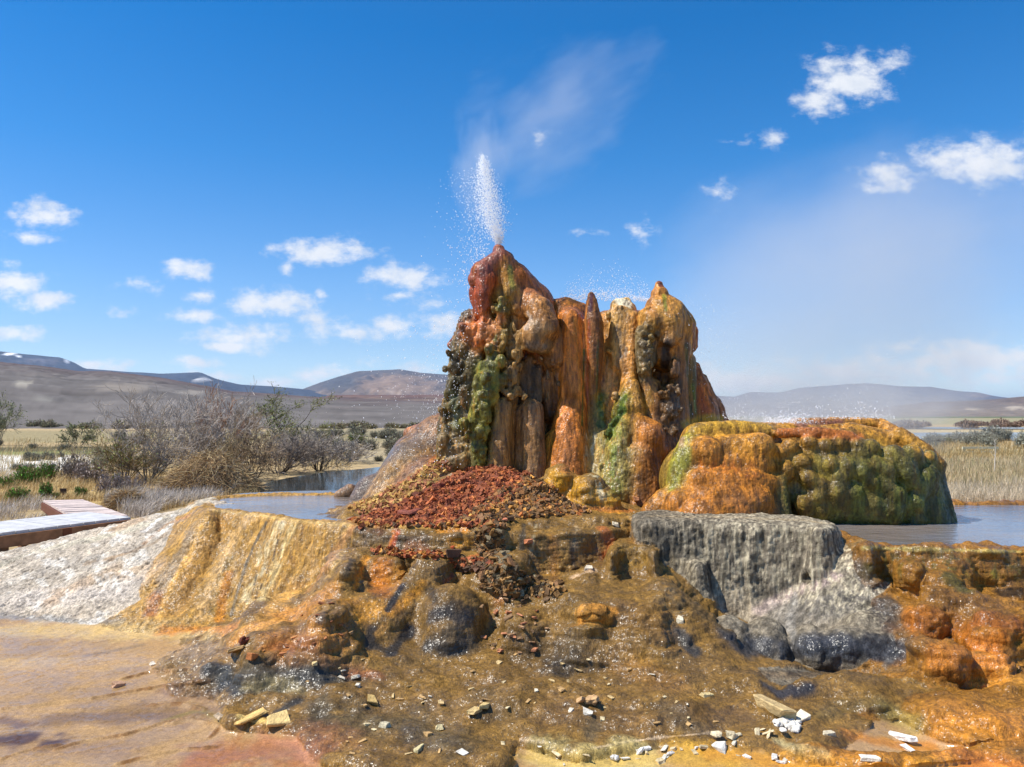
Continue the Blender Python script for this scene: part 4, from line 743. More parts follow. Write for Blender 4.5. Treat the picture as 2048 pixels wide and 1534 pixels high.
# ================================================================ SKY
SUNV = (-.72, -.13, 1.05)
w = bpy.data.worlds.new('World'); scene.world = w; w.use_nodes = True
nt = w.node_tree; L = nt.links.new; bgn = nt.nodes['Background']
sk = nt.nodes.new('ShaderNodeTexSky'); sk.sky_type = 'NISHITA'; sk.sun_disc = False
_sv = Vector(SUNV).normalized()
sk.sun_elevation = math.asin(_sv.z); sk.sun_rotation = math.atan2(_sv.x, _sv.y); sk.air_density = 1.0; sk.dust_density = .3; sk.ozone_density = 1.0; sk.altitude = 1300
tc = nt.nodes.new('ShaderNodeTexCoord'); sep = nt.nodes.new('ShaderNodeSeparateXYZ'); L(tc.outputs['Generated'], sep.inputs[0])
X_, Y_, Z_ = sep.outputs
Yc = math_node(nt, 'MAXIMUM', Y_, .05)
u_ = math_node(nt, 'DIVIDE', X_, Yc); v_ = math_node(nt, 'DIVIDE', Z_, Yc)
cmb = nt.nodes.new('ShaderNodeCombineXYZ'); L(u_, cmb.inputs[0]); L(v_, cmb.inputs[1])
wn = nd(nt, 'ShaderNodeTexNoise', Scale=9.0, Detail=4.0, Roughness=.6); L(cmb.outputs[0], wn.inputs['Vector'])
sub = nt.nodes.new('ShaderNodeVectorMath'); sub.operation = 'SUBTRACT'; L(wn.outputs['Color'], sub.inputs[0]); sub.inputs[1].default_value = (.5, .5, .5)
sca = nt.nodes.new('ShaderNodeVectorMath'); sca.operation = 'MULTIPLY_ADD'; L(sub.outputs[0], sca.inputs[0]); sca.inputs[1].default_value = (.055, .03, 0); L(cmb.outputs[0], sca.inputs[2])
CL = '''75,425,55,28,1 55,470,45,14,.75 20,560,60,28,1 80,598,55,20,1 25,665,55,14,1 373,537,58,17,1 650,502,88,27,1 805,555,72,24,1 540,608,88,26,1 405,588,36,15,.8 388,630,46,14,.75 630,642,55,16,.6
480,668,100,22,.8 460,690,60,12,1 720,662,112,17,.8 785,652,48,18,.9 885,652,42,24,.9 250,624,32,9,.6 285,568,40,15,.45 580,540,17,16,.55 640,592,15,11,.6 785,597,32,12,.55 845,608,40,17,.5 200,727,62,13,.9
385,728,46,11,1 650,746,70,16,.8 560,757,110,13,.7 440,752,70,10,.6 750,722,30,12,.5 1705,150,75,46,1 1790,112,45,22,.7 1650,200,50,28,.9 1480,278,35,10,.5 1550,270,32,17,.6 1785,345,56,36,.8 1965,320,115,42,1 180,770,90,12,.8 320,775,80,10,.7 700,775,80,10,.8 840,735,50,12,.7 1430,380,26,24,.5
1285,460,24,24,.45 1180,463,40,6,.35 1080,272,24,13,.4 1500,752,150,22,1 1720,742,220,30,.8 1960,720,180,38,.95 2000,758,120,20,.7 1480,770,90,14,.6 -120,560,70,40,1 -160,680,80,20,1 2200,250,90,40,.9 2260,700,140,30,.8'''
acc = None
for t in CL.split():
    cx, cy, a, b, wt = [float(q) for q in t.split(',')]
    n1 = nt.nodes.new('ShaderNodeVectorMath'); n1.operation = 'SUBTRACT'; L(sca.outputs[0], n1.inputs[0]); n1.inputs[1].default_value = ((cx-1024)/F, (818-cy)/F, 0)
    n2 = nt.nodes.new('ShaderNodeVectorMath'); n2.operation = 'MULTIPLY'; L(n1.outputs[0], n2.inputs[0]); n2.inputs[1].default_value = (F/(a*1.45), F/(b*1.5), 0)
    n3 = nt.nodes.new('ShaderNodeVectorMath'); n3.operation = 'LENGTH'; L(n2.outputs[0], n3.inputs[0])
    m = math_node(nt, 'MULTIPLY_ADD', n3.outputs['Value'], -wt, wt)
    acc = m if acc is None else math_node(nt, 'MAXIMUM', acc, m)
fm = nd(nt, 'ShaderNodeMapping'); fm.inputs['Scale'].default_value = (1, 1.6, 1); L(cmb.outputs[0], fm.inputs[0])
fb = noise(nt, fm.outputs[0], 34, 7, .62)
dn = math_node(nt, 'ADD', acc, math_node(nt, 'MULTIPLY_ADD', fb, 1.9, -1.0))
mr = nt.nodes.new('ShaderNodeMapRange'); mr.interpolation_type = 'SMOOTHSTEP'; L(dn, mr.inputs[0]); mr.inputs[1].default_value = -.02; mr.inputs[2].default_value = .85; mr.inputs[3].default_value = 0; mr.inputs[4].default_value = .93
front = math_node(nt, 'GREATER_THAN', Y_, .06)
cmask = math_node(nt, 'MULTIPLY', mr.outputs[0], front)
cmask = math_node(nt, 'MULTIPLY', cmask, math_node(nt, 'MULTIPLY_ADD', acc, 1.6, .75, True))
hs = nt.nodes.new('ShaderNodeHueSaturation'); L(sk.outputs[0], hs.inputs['Color']); hs.inputs['Saturation'].default_value = 1.0
tone = ramp(nt, Z_, SKYTONE)
skyc = mixcol(nt, 1.0, hs.outputs[0], tone, 'MULTIPLY')
cs_ = ramp(nt, noise(nt, cmb.outputs[0], 20, 5), [(.3, (4.3, 4.7, 5.3)), (.6, (5.7, 5.8, 6.0))])
L(mixcol(nt, cmask, skyc, cs_), bgn.inputs[0]); bgn.inputs[1].default_value = .124
log('sky')
# ================================================================ PLAIN AND HILLS
def hz(x, y):
    y = np.asarray(y, float)
    h = -.36*sstep(7.3, 8.4, y)-.02-.0088*np.maximum(y-45, 0)
    return h-.02*sstep(9, 12, y)
rows = np.concatenate([np.linspace(-6, 2, 6), np.linspace(2.5, 16, 40), 16*np.power(3000/16, np.linspace(0, 1, 150))[1:], [9000, 30000]])
colsu = np.linspace(-1.6, 1.6, 260)
gx = np.sign(colsu)*np.abs(colsu)**1.0
GX = np.outer(np.maximum(rows, 9), gx); GY = np.repeat(rows[:, None], len(gx), 1)
GZ = hz(GX, GY)+.10*(fbm(GX*.35, GY*.35, 0, 3, 401)-.5)*sstep(10, 16, GY)
V = np.stack([GX, GY, GZ], 2).reshape(-1, 3)
nr, nc = GX.shape; a = (np.arange(nr-1)[:, None]*nc+np.arange(nc-1)[None, :]).ravel()
Q = np.stack([a, a+1, a+nc+1, a+nc], 1)
gp = np.stack([1024+F*V[:, 0]/np.maximum(V[:, 1], .1), 818-F*(V[:, 2]-EYE)/np.maximum(V[:, 1], .1)], 1)
C = np.tile(lin('a8926c'), (len(V), 1))
def patch(c, x0, x1, y0, y1, s=14, a=1., jag=.35):
    """a tract of ground between bearings and distances, soft ragged border"""
    global C
    cc = lin(c); n = fbm(V[:, 0]*.5, V[:, 1]*.22, 0, 4, 411)-.5
    px = gp[:, 0]+n*140*jag*2; py = gp[:, 1]+n*16*jag
    m = sstep(x0-s, x0+s, px)*(1-sstep(x1-s, x1+s, px))*sstep(y0-2, y0+2, py)*(1-sstep(y1-2, y1+2, py))*(V[:, 1] > 8)
    C = C*(1-(m*a)[:, None])+cc*(m*a)[:, None]
patch('74746a', -900, 1150, 800, 851, 14, 1, .1); patch('b09a74', -900, 1000, 850, 860, 20); patch('8c8260', -900, 1000, 862, 885, 20, .7); patch('4e4a36', -400, 240, 893, 905, 40, .9); patch('7e8a52', -400, 240, 903, 912, 60, .7)
patch('d6d0c4', -500, 200, 912, 940, 30, 1); patch('b8b4ac', -500, 90, 938, 958, 20, .8); patch('b09560', -500, 420, 958, 1010, 30, .9)
patch('8a8268', 600, 1000, 855, 880, 30, .6); patch('a29476', 640, 1000, 885, 925, 30, .7)
patch('6c7058', 1100, 3200, 800, 836, 14, 1, .05); patch('55603c', 1100, 3200, 833, 836, 14, .9, .02); patch('8f8c6c', 1100, 3200, 837, 849, 20, .8, .1); patch('b3a07a', 1100, 3200, 855, 866, 20, .9, .2); patch('b8a888', 1100, 3200, 885, 905, 30, .8); patch('77744e', 1700, 3200, 900, 915, 30, .7)
M_GRD = simple_mat('dry_ground', None, .95, .35, 3.0, .1, .5, 20, attr=True)
tag(mesh('meadow', V, Q, M_GRD, None, True, C), kind='structure')
def hill(name, sil, Ya, Yb, py_base, c_low, c_top, nz, pw=1.3, patches=(), zback=0, seed=0, nr=46, rough=1.0):
    xs = np.arange(sil[0][0], sil[-1][0]+1, 8.0); top = np.interp(xs, [s[0] for s in sil], [s[1] for s in sil])
    top = top-(fbm(xs*.02, 0*xs, 0*xs+seed, 4, 421)-.5)*nz
    t = np.concatenate([np.linspace(0, 1, nr), [1.08, 1.3]])
    Yr = Ya+(Yb-Ya)*t
    zt = EYE+Yb*(818-top)/F; z0 = float(hz(0, Ya))-.002*Ya
    prof = np.where(t <= 1, np.minimum(t, 1)**pw, np.where(t < 1.2, .97, .8))
    VX = np.outer(Yr, (xs-1024)/F); VY = np.repeat(Yr[:, None], len(xs), 1)
    VZ = z0+(zt-z0)[None, :]*prof[:, None]
    s = 1/(Yb*.03); g = np.abs(fbm(VX*s, VY*s*.5, 0, 5, 431+seed)-.5)*2
    env = (4*t*(1-t)).clip(0, 1)[:, None]
    VZ = VZ-(zt-z0)[None, :].clip(4)*.34*rough*(g-.25)*env
    V = np.stack([VX, VY, VZ], 2).reshape(-1, 3); n1, n2 = VX.shape
    a = (np.arange(n1-1)[:, None]*n2+np.arange(n2-1)[None, :]).ravel()
    f = np.repeat(t[:, None].clip(0, 1), n2, 1).ravel()
    n = fbm(V[:, 0]*s*2, V[:, 1]*s, V[:, 2]*s, 4, 441)
    k = sstep(.15, .75, f+.7*(n-.5))[:, None]
    C = lin(c_low)*(1-k)+lin(c_top)*k
    C = C*(.62+.36*fbm(V[:, 0]*s*7, V[:, 1]*s*4, V[:, 2]*s*6, 3, 451)+.40*fbm(V[:, 0]*s*40, V[:, 1]*s*14, V[:, 2]*s*20, 2, 455))[:, None]
    px = 1024+F*V[:, 0]/V[:, 1]; py = 818-F*(V[:, 2]-EYE)/V[:, 1]
    for c, x0, y0, rx, ry, am in patches:
        d = np.hypot((px-x0)/rx, (py-y0)/ry)+1.1*(fbm(V[:, 0]*s*5, V[:, 1]*s*5, V[:, 2]*s*5, 3, 461)-.5)
        m = ((1-sstep(.6, 1, d))*am)[:, None]; C = C*(1-m)+lin(c)*m
    return tag(mesh(name, V, np.stack([a, a+1, a+n2+1, a+n2], 1), M_HILL, None, True, C), kind='structure')
M_HILL = simple_mat('sage_slopes', None, .95, .3, .02, .05, 0, attr=True)
hill('hill', [(-900,640),(-400,690),(0,724),(80,731),(150,741),(230,744),(330,757),(400,770),(470,783),(560,788),(620,793),(700,797),(900,803),(1100,812),(1300,824)], 100, 1300, 852, '6c6661', '625450', 3, 1.0,
     [('a8a090', 45, 767, 20, 5, .7), ('9c988c', 70, 800, 60, 4, .4), ('9a8e7e', 250, 775, 70, 10, .4), ('4c4640', 170, 790, 80, 4, .5), ('b5aa9a', 380, 785, 40, 5, .35)], seed=1, nr=90, rough=.5)
hill('hill', [(560,812),(630,797),(660,791),(760,790),(900,789),(1000,790),(1200,800),(1400,815)], 900, 2200, 806, '7a6a5c', '6a5148', 2, .6, [('4a3a38', 690, 797, 40, 3, .7), ('4a3a38', 830, 797, 60, 3, .6), ('a89c8a', 760, 804, 100, 3, .5)], seed=2, rough=.5)
hill('mountain', [(-900,650),(-300,690),(0,703),(60,709),(120,715),(150,727),(168,737),(240,742),(320,748),(400,745),(430,757),(480,769),(540,772),(600,778),(700,790)], 3000, 5200, 800, '3f4a52', '3c4450', 3, 1.0,
     [('ffffff', 15, 708, 16, 3, .9), ('ffffff', 36, 712, 8, 3, .8), ('f0f0f0', 130, 722, 8, 3, .8), ('6e6a70', 80, 722, 60, 6, .6), ('c8c4c0', 405, 759, 20, 5, .8)], seed=3)
hill('mountain', [(440,800),(540,782),(600,780),(640,765),(680,752),(715,742),(800,738),(840,745),(900,750),(960,768),(1020,780),(1100,795)], 3500, 6000, 800, '7a6858', '55504e', 3, 1.0, [('8c7460', 800, 770, 90, 26, .8), ('3f4448', 680, 768, 40, 20, .6), ('b09a86', 790, 782, 30, 5, .6)], seed=4)
hill('mountain', [(1150,815),(1300,805),(1380,800),(1430,792),(1470,793),(1500,784),(1560,784),(1600,775),(1700,768),(1740,766),(1800,772),(1860,773),(1920,783),(1955,785),(1990,792),(2048,800),(2300,790),(2700,770),(3200,780)], 5000, 8500, 833, '6f6660', '5c5a60', 3, 1.0, [('4a4a52', 1840, 788, 24, 8, .6), ('8a7a70', 1960, 790, 30, 7, .6)], seed=5)
hill('hill', [(1560,836),(1700,822),(1800,811),(1860,804),(1960,800),(2048,793),(2200,786),(2500,770),(3200,770)], 2000, 4200, 834, '77685a', '655448', 3, 1.0, [('b8a890', 1945, 818, 16, 4, .5), ('c0b098', 2030, 815, 26, 4, .6), ('57493f', 1960, 812, 90, 5, .5)], seed=6)
log('hills')
# ================================================================ WATER
M_POOL = water_mat('pool_water', lin('767c86'), .06, 9, .6); M_POND = water_mat('pond_water', lin('30383a'), .04, 3.5, .25)
def sheet(name, poly, z, mat, n=5):
    p = catmull([q[:2] for q in poly], n); bm_v = [(q[0], q[1], z) for q in p]
    c = np.mean(bm_v, 0)
    import bmesh
    bm = bmesh.new(); vs = [bm.verts.new(v) for v in bm_v]; f = bm.faces.new(vs); bmesh.ops.triangulate(bm, faces=[f])
    if f.is_valid and f.normal.z < 0: pass
    bmesh.ops.recalc_face_normals(bm, faces=bm.faces[:])
    me = bpy.data.meshes.new(name); bm.to_mesh(me); bm.free()
    if me.polygons and me.polygons[0].normal.z < 0: me.flip_normals()
    me.materials.append(mat); return tag(link(bpy.data.objects.new(name, me)), kind='structure')
gz = lambda s, z: [G(a, b, z) for a, b in pts(s)]
sheet('upper_pool', gz('440,1019 500,1025 555,1034 620,1039 700,1044 780,1047 880,1045 900,1010 830,985 740,983 660,981 560,983 480,987 450,994 430,1010', .762), .762, M_POOL)
sheet('upper_pool', gz('1560,1060 1600,1060 1650,1066 1680,1080 1735,1090 1800,1090 1900,1093 2060,1095', .715)+[np.array(q) for q in ((4.4,5.3),(6.3,5.35),(6.3,7.75),(5.2,7.72),(4.0,7.75),(3.0,7.6),(1.3,7.4))], .715, M_POOL, 4)
sheet('pond', gz('470,992 700,1000 1000,1000 1000,930 800,932 730,937 690,941 640,946 570,957 520,970 480,980', -.345), -.345, M_POND)
for s in ('1780,869 2060,867 2700,866 2700,884 2060,884 1960,884 1880,884 1780,885', '1700,850 2060,850 3000,850 3000,853 2060,853.6 1830,853 1700,853'):
    p = gz(s, -.5); d = p[0][1]; sheet('pond', p, float(hz(0, np.mean([q[1] for q in p])))+.12, M_POND, 3)
log('water')
# ================================================================ LOOSE STONES AND RUBBLE
M_STONE = simple_mat('stone', None, .75, .35, 30, .4, .8, 90, attr=True)
M_WETSTONE = simple_mat('wet_stone', None, .6, .4, 30, .25, .8, 90, attr=True)
def chunk(rng, flat=.55, long=1.0):
    b = np.array([[-1,-1,-1],[1,-1,-1],[1,1,-1],[-1,1,-1],[-1,-1,1],[1,-1,1],[1,1,1],[-1,1,1]], float)
    b = b+rng.uniform(-.42, .42, b.shape); b[:, 0] *= long; b[:, 2] *= flat
    return b
CQ = np.array([[0,3,2,1],[4,5,6,7],[0,1,5,4],[1,2,6,5],[2,3,7,6],[3,0,4,7]])
def rotm(rng, tilt=.5):
    a, b, c = rng.uniform(0, 6.28), rng.normal(0, tilt), rng.normal(0, tilt)
    ca, sa, cb, sb, cc, sc = math.cos(a), math.sin(a), math.cos(b), math.sin(b), math.cos(c), math.sin(c)
    return np.array([[ca,-sa,0],[sa,ca,0],[0,0,1]])@np.array([[1,0,0],[0,cb,-sb],[0,sb,cb]])@np.array([[cc,0,sc],[0,1,0],[-sc,0,cc]])
def strew(name, zones, seed, lb, ct, mat):
    """zones: polygon px, count, size px range, colours"""
    rng = np.random.default_rng(seed); V = []; Q = []; C = []; n = 0
    for poly, cnt, (s0, s1), cols, lift in zones:
        pl = np.array(pts(poly)); lo, hi = pl.min(0), pl.max(0); k = 0; tries = 0
        while k < cnt and tries < cnt*6:
            tries += 1
            p = rng.uniform(lo, hi)
            if poly_sd(np.array([p[0]]), np.array([p[1]]), [tuple(q) for q in pl])[0] > 4*rng.random(): continue
            h = hit(*p)
            if h is None: continue
            r = math.exp(rng.uniform(math.log(s0), math.log(s1)))*.5*h[0][1]/F
            b = chunk(rng, rng.uniform(.4, .9), rng.uniform(.8, 1.9))*r@rotm(rng, .6).T+h[0]+np.array([0, 0, r*.3*lift])
            V.append(b); Q.append(CQ+8*n); n += 1; k += 1
            C.append(np.tile(lin(cols[rng.integers(len(cols))])*rng.uniform(.6, 1.25), (8, 1)))
    o = mesh(name, np.concatenate(V), np.concatenate(Q), mat, None, False, np.concatenate(C).clip(0, 1)); return tag(o, lb, ct, kind='stuff')
RDS = ['9c5430', 'ac6032', '8c482a', 'b87038', '7a3e26', 'a85a30', '94502e']; OCS = ['b07a34', '9c6a34', 'c08a40', '8a5c30', 'a8622c', '6e5236']; BRS = ['7a5a34', '8c6636', '5c4428', '9a7444', '6a4c2a', 'a0744c']
strew('rubble', [('935,938 1000,935 1060,950 1040,985 1000,1010 960,1030 900,1046 740,1048 720,1040 800,1010 860,980', 5200, (2.5, 8.5), RDS, 1), ('900,960 1000,950 1020,990 930,1030 800,1040 780,1020', 45, (8, 14), RDS, 1),
  ('1000,985 1060,955 1100,975 1130,1005 1170,1018 1180,1024 1010,1035 960,1046 920,1046', 2000, (3, 10), OCS+BRS, 1),
  ('700,1015 760,990 830,955 880,915 900,930 840,985 760,1020 720,1030', 900, (3, 9), ['b8924c', 'c09a54', 'a87a3c', '9c6440', 'b07048'], 1),
  ('700,1040 980,1046 1000,1054 860,1054 720,1050', 220, (4, 10), RDS+OCS, 1)], 1, 'heap of crumbled red and ochre rock fragments at the foot of the geyser', 'rubble', M_STONE)
strew('rubble', [('960,1045 1010,1040 1000,1075 1010,1110 1040,1150 1120,1170 1130,1190 1000,1195 960,1170 965,1120 950,1090', 520, (4, 13), BRS+['5a4a34', '8a7a5c'], 1),
  ('745,1098 830,1105 900,1108 905,1116 800,1112 745,1106', 170, (4, 9), RDS+OCS, 1), ('900,1112 960,1120 980,1135 930,1140 905,1130', 50, (5, 12), BRS+RDS, 1), ('915,1125 975,1125 970,1142 920,1142', 60, (5, 12), ['6a4a34', '54402e'], 1)],
  2, 'dark brown wet fragments trickling down the middle steps below the heap', 'rubble', M_WETSTONE)
log('rubble')
srng = np.random.default_rng(11)
def stone(px, py, s, c, lb, grp=None, long=1.4, flat=.55, n=1, nm='stone_chip', yaw=None):
    h = hit(px, py)
    if h is None: return
    r = s*.36*h[0][1]/F; V = []; Q = []
    R0 = rotm(srng, .18)
    for k in range(n):
        off = np.zeros(3) if k == 0 else np.array([srng.normal(0, r*.9), srng.normal(0, r*.7), srng.uniform(0, r*.4)])
        q = (1 if n < 3 else .7) if k == 0 else srng.uniform(.3, .65)
        b = chunk(srng, flat, long)*r*q/long**.5@(R0 if k == 0 else rotm(srng, .4)).T+off; V.append(b); Q.append(CQ+8*k)
    V = np.concatenate(V); C = np.tile(lin(c), (len(V), 1))*srng.uniform(.85, 1.1)
    o = mesh(nm, V, np.concatenate(Q), M_STONE, None, False, C.clip(0, 1))
    b = o.modifiers.new('b', 'BEVEL'); b.width = r*.10; b.segments = 1
    o.location = h[0]+np.array([0, 0, r*flat*.45]); tag(o, lb, 'stone', grp); return o
ST = '''236,1372,24,b08a6c,1,rounded tan stone sitting in the shallow water at left
306,1330,14,d0c4b0,1,small pale stone in the tan shallow water
743,1403,26,c8a868,1,blocky tan stone with dark end on the dark brown flow
440,1434,26,c4ac8c,1,tan flat stone at the edge of the dark crust beside the left pool
556,1440,44,d8b878,1,large pale yellow slab on the rim of the dark crust
500,1438,56,d0ac68,1,long pale yellow ledge stone beside the yellow slab
490,1285,30,6e3018,4,dark rusty cluster of crumbled rock on the orange flow
505,1315,28,c07840,1,smooth orange lump at the upper edge of the dark crust
475,1300,34,b8925c,1,tan flat stone left of the dark rusty cluster
630,1328,16,d8bc84,1,square cream chip on the brown flow below the orange lobes
565,1310,16,c88450,1,orange ribbed stone on the brown ledge
1360,1242,22,d8ccb0,1,pale rounded stone at the foot of the grey wall
1183,1405,40,c8a070,4,tall crumbled tan stone standing on the brown flow
1175,1428,26,c8c0b0,1,grey white stone under the crumbled tan stone
1548,1420,66,c8ac78,1,long pale split stone leaning toward the white pile
1600,1440,36,e0d4b8,1,upright cream block on the white pile
1580,1455,44,d8d2c6,16,heap of white crumbled mineral at the pool edge
1805,1480,40,d8d4cc,1,long white stone on the rim of the amber pool
1815,1500,26,e8e4dc,1,white stone standing in the amber pool below the long white one
1440,1498,30,dcd8cc,1,white block in the yellow pool left of the white heap
1465,1475,40,d8c8a4,4,broken cream cluster at the brown lip of the yellow pool
1530,1468,34,d8c49c,4,flat cream flakes beside the long split stone
1280,1505,26,e0dcd4,3,crumbled white lump in the yellow pool
1230,1518,26,e0dcd4,3,small white crumbled pair of stones in the yellow pool
925,1505,26,e4dccc,1,white flat chip near the bottom edge on brown mud
838,1500,28,d8c894,1,cream stick shaped chip on the brown mud
878,1458,24,d4c494,1,cream wedge chip standing on the brown mud
950,1425,26,c8ac74,1,tan stone with dark shadow beside cream chips
970,1415,28,d0b478,1,long tan splinter beside the tan stone
770,1452,24,c8bc9c,1,pale greenish chip on the brown mud
1413,1392,24,d4bc84,1,cream splinter on the brown slope under the grey lobes
1230,1050,18,d8c8a8,1,pale chip perched on the brown lip left of the grey terrace
1178,1138,16,d8c8b0,2,small white crumbs stuck low on the middle wall
820,1025,44,8a4a38,1,flat dark red slab lying on the red rubble
880,975,26,7a3826,1,dark upright rock at the crest of the red rubble
1272,1000,26,b07850,3,reddish loose stones at the foot of the right tower
1055,1085,22,c07850,1,pinkish smooth stone beside the rubble trail
1005,1040,24,b87050,1,pink flat stone at the top of the rubble trail
905,1110,36,6a4a34,1,dark split wooden looking stone on the step below the rubble
700,1268,14,c09868,1,rounded tan pebble among the orange lobes
905,1095,10,b05028,1,small red chip at the foot of the upper wall
1660,1470,22,c8bca0,1,small grey white chip right of the white heap
1740,1520,26,e0dccc,1,white sliver floating low in the amber water'''
for ln in ST.split('\n'):
    a = ln.split(',', 5); n = int(a[4]); s = float(a[2])
    lg = 2.6 if ('long' in a[5] or 'stick' in a[5] or 'splinter' in a[5] or 'sliver' in a[5]) else 1.3
    stone(float(a[0]), float(a[1]), s, a[3], a[5], None, lg, .3 if 'flat' in a[5] or 'slab' in a[5] else .65, n, 'stone_heap' if n > 1 else 'stone')
SC = [('small pale cream chip strewn on the brown foreground flow', 'chips strewn on the brown flow', ['d8c498', 'c8ac78', 'c09a64', 'd8ccb4'], '600,1330 900,1290 1300,1330 1500,1420 1420,1460 1050,1470 1000,1510 700,1510 640,1440', 62, (6, 17)),
      ('small white chip lying in the yellow shallow pool', 'chips in the yellow pool', ['e0dcd4', 'd8d0bc', 'c8b48c'], '1060,1490 1200,1510 1440,1480 1640,1510 1640,1530 1060,1530', 24, (6, 20)),
      ('small orange brown stone on the orange lobes', 'stones on the orange lobes', ['a86a3c', 'b8824c', '8a5430'], '500,1310 560,1260 660,1190 720,1200 700,1290 560,1330', 20, (5, 13)),
      ('dark brown chip below the rubble trail', 'chips below the rubble trail', ['8a6a48', 'a8825c', '6a5238', 'b87a54'], '960,1190 1120,1190 1140,1240 1060,1330 950,1310', 34, (7, 18))]
for lb, g, cols, poly, n, (s0, s1) in SC:
    pl = np.array(pts(poly)); k = 0
    while k < n:
        p = srng.uniform(pl.min(0), pl.max(0))
        if poly_sd(p[:1], p[1:], [tuple(q) for q in pl])[0] > 0: continue
        k += 1; stone(p[0], p[1], srng.uniform(s0, s1), cols[srng.integers(len(cols))], lb, g, srng.uniform(1, 3), srng.uniform(.3, .7))
log('stones')
# ================================================================ WATER SPRAY
def spray_mat():
    m, nt, b, o = newmat('water_drops'); b.inputs['Base Color'].default_value = (.60, .61, .63, 1); b.inputs['Roughness'].default_value = .15
    b.inputs['IOR'].default_value = 1.33
    tr = nd(nt, 'ShaderNodeBsdfTranslucent'); tr.inputs[0].default_value = (.44, .45, .46, 1); mx = nd(nt, 'ShaderNodeAddShader')
    nt.links.new(b.outputs[0], mx.inputs[0]); nt.links.new(tr.outputs[0], mx.inputs[1]); nt.links.new(mx.outputs[0], o.inputs[0]); return m
M_SPRAY = spray_mat()
OV = np.array([[1,0,0],[-1,0,0],[0,1,0],[0,-1,0],[0,0,1],[0,0,-1]], float); OT = np.array([[0,2,4],[2,1,4],[1,3,4],[3,0,4],[2,0,5],[1,2,5],[3,1,5],[0,3,5]])
def drops(lb, Pn, r):
    r = np.minimum(r, .0055); n = len(Pn); V = (OV[None]*r[:, None, None]*np.array([1, 1, 1.3])+Pn[:, None]).reshape(-1, 3); T_ = (OT[None]+6*np.arange(n)[:, None, None]).reshape(-1, 3)
    return tag(mesh('water_spray', V, T_, M_SPRAY, None, True), lb, 'water spray', kind='stuff')
wr = np.random.default_rng(3)
def cloud(n, fx, fy, dep, sd, r0, r1):
    return None
tip = P(1000, 486, 7.5); s_ = 7.5/F
n = 11500; t = wr.beta(1.05, 1.3, n); 
cx = -t*34; wd = 1.8+18*np.sin(np.pi*np.minimum(t*.96+.02, 1))**.9*(1-.35*t); x_ = tip[0]+(cx+wr.normal(0, 1, n)*wd*.8-np.abs(wr.normal(0, 1, n))*wd*.5)*s_; z_ = tip[2]+(t*178+wr.normal(0, 3, n))*s_; y_ = tip[1]+wr.normal(0, 1, n)*wd*s_*1.3
A = np.stack([x_, y_, z_], 1); Ar = np.exp(wr.normal(0, .5, n))*.0020
n = 2200; t = wr.random(n); x2 = tip[0]-(18+wr.gamma(2.2, 15, n))*s_; z2 = tip[2]+(wr.uniform(-190, 150, n))*s_; A2 = np.stack([x2, tip[1]+wr.normal(0, 22, n)*s_, z2], 1)
drops('tall white jet of water rising from the tip of the red tower and falling left', np.concatenate([A, A2]), np.concatenate([Ar, np.exp(wr.normal(0, .45, n))*.0027]))
def arc(n, x0, x1, base, hgt, dep, spread, r):
    u = wr.random(n); px = x0+(x1-x0)*u; py = base-hgt*np.sin(np.pi*u)**.8*wr.beta(1.2, 2, n)-wr.exponential(spread, n); d = dep+wr.normal(0, .12, n)
    p = np.array([P(a, b, c) for a, b, c in zip(px, py, d)]); return p, np.exp(wr.normal(0, .45, n))*r
a, b = arc(1900, 1120, 1300, 604, 22, 7.9, 5, .0026); c, d = arc(700, 1130, 1300, 590, 60, 7.9, 8, .0022)
drops('low fan of white water splashing behind the thin dark spike', np.concatenate([a, c]), np.concatenate([b, d]))
n = 1500; px = 1345+wr.gamma(1.6, 38, n); py = 590+wr.beta(1.4, 1.2, n)*250+wr.normal(0, 10, n); p = np.array([P(a, b, c) for a, b, c in zip(px, py, 7.9+wr.normal(0, .25, n))])
drops('thin scatter of drops falling to the right of the hooded tower', p, np.exp(wr.normal(0, .5, n))*.0019)
n = 1800; px = wr.uniform(1445, 1790, n); py = 838-wr.exponential(9, n)-np.where(wr.random(n) < .25, wr.exponential(40, n), 0); p = np.array([P(a, b, c) for a, b, c in zip(px, py, 6.95+wr.normal(0, .12, n))])
n2 = 1400; px = wr.normal(1570, 28, n2); py = 848-np.abs(wr.normal(0, 8, n2)); p2 = np.array([P(a, b, c) for a, b, c in zip(px, py, 6.9+wr.normal(0, .06, n2))])
drops('fine white spray boiling along the top of the broad mound', np.concatenate([p, p2]), np.exp(wr.normal(0, .5, n+n2))*.0021)
n = 1500; px = 940-wr.gamma(1.5, 45, n); py = wr.uniform(620, 930, n)+0.25*(940-px); p = np.array([P(a, b, c) for a, b, c in zip(px, py, 7.35+wr.normal(0, .2, n))])
drops('loose drops raining down left of the green columns', p, np.exp(wr.normal(0, .5, n))*.0023)
log('spray')
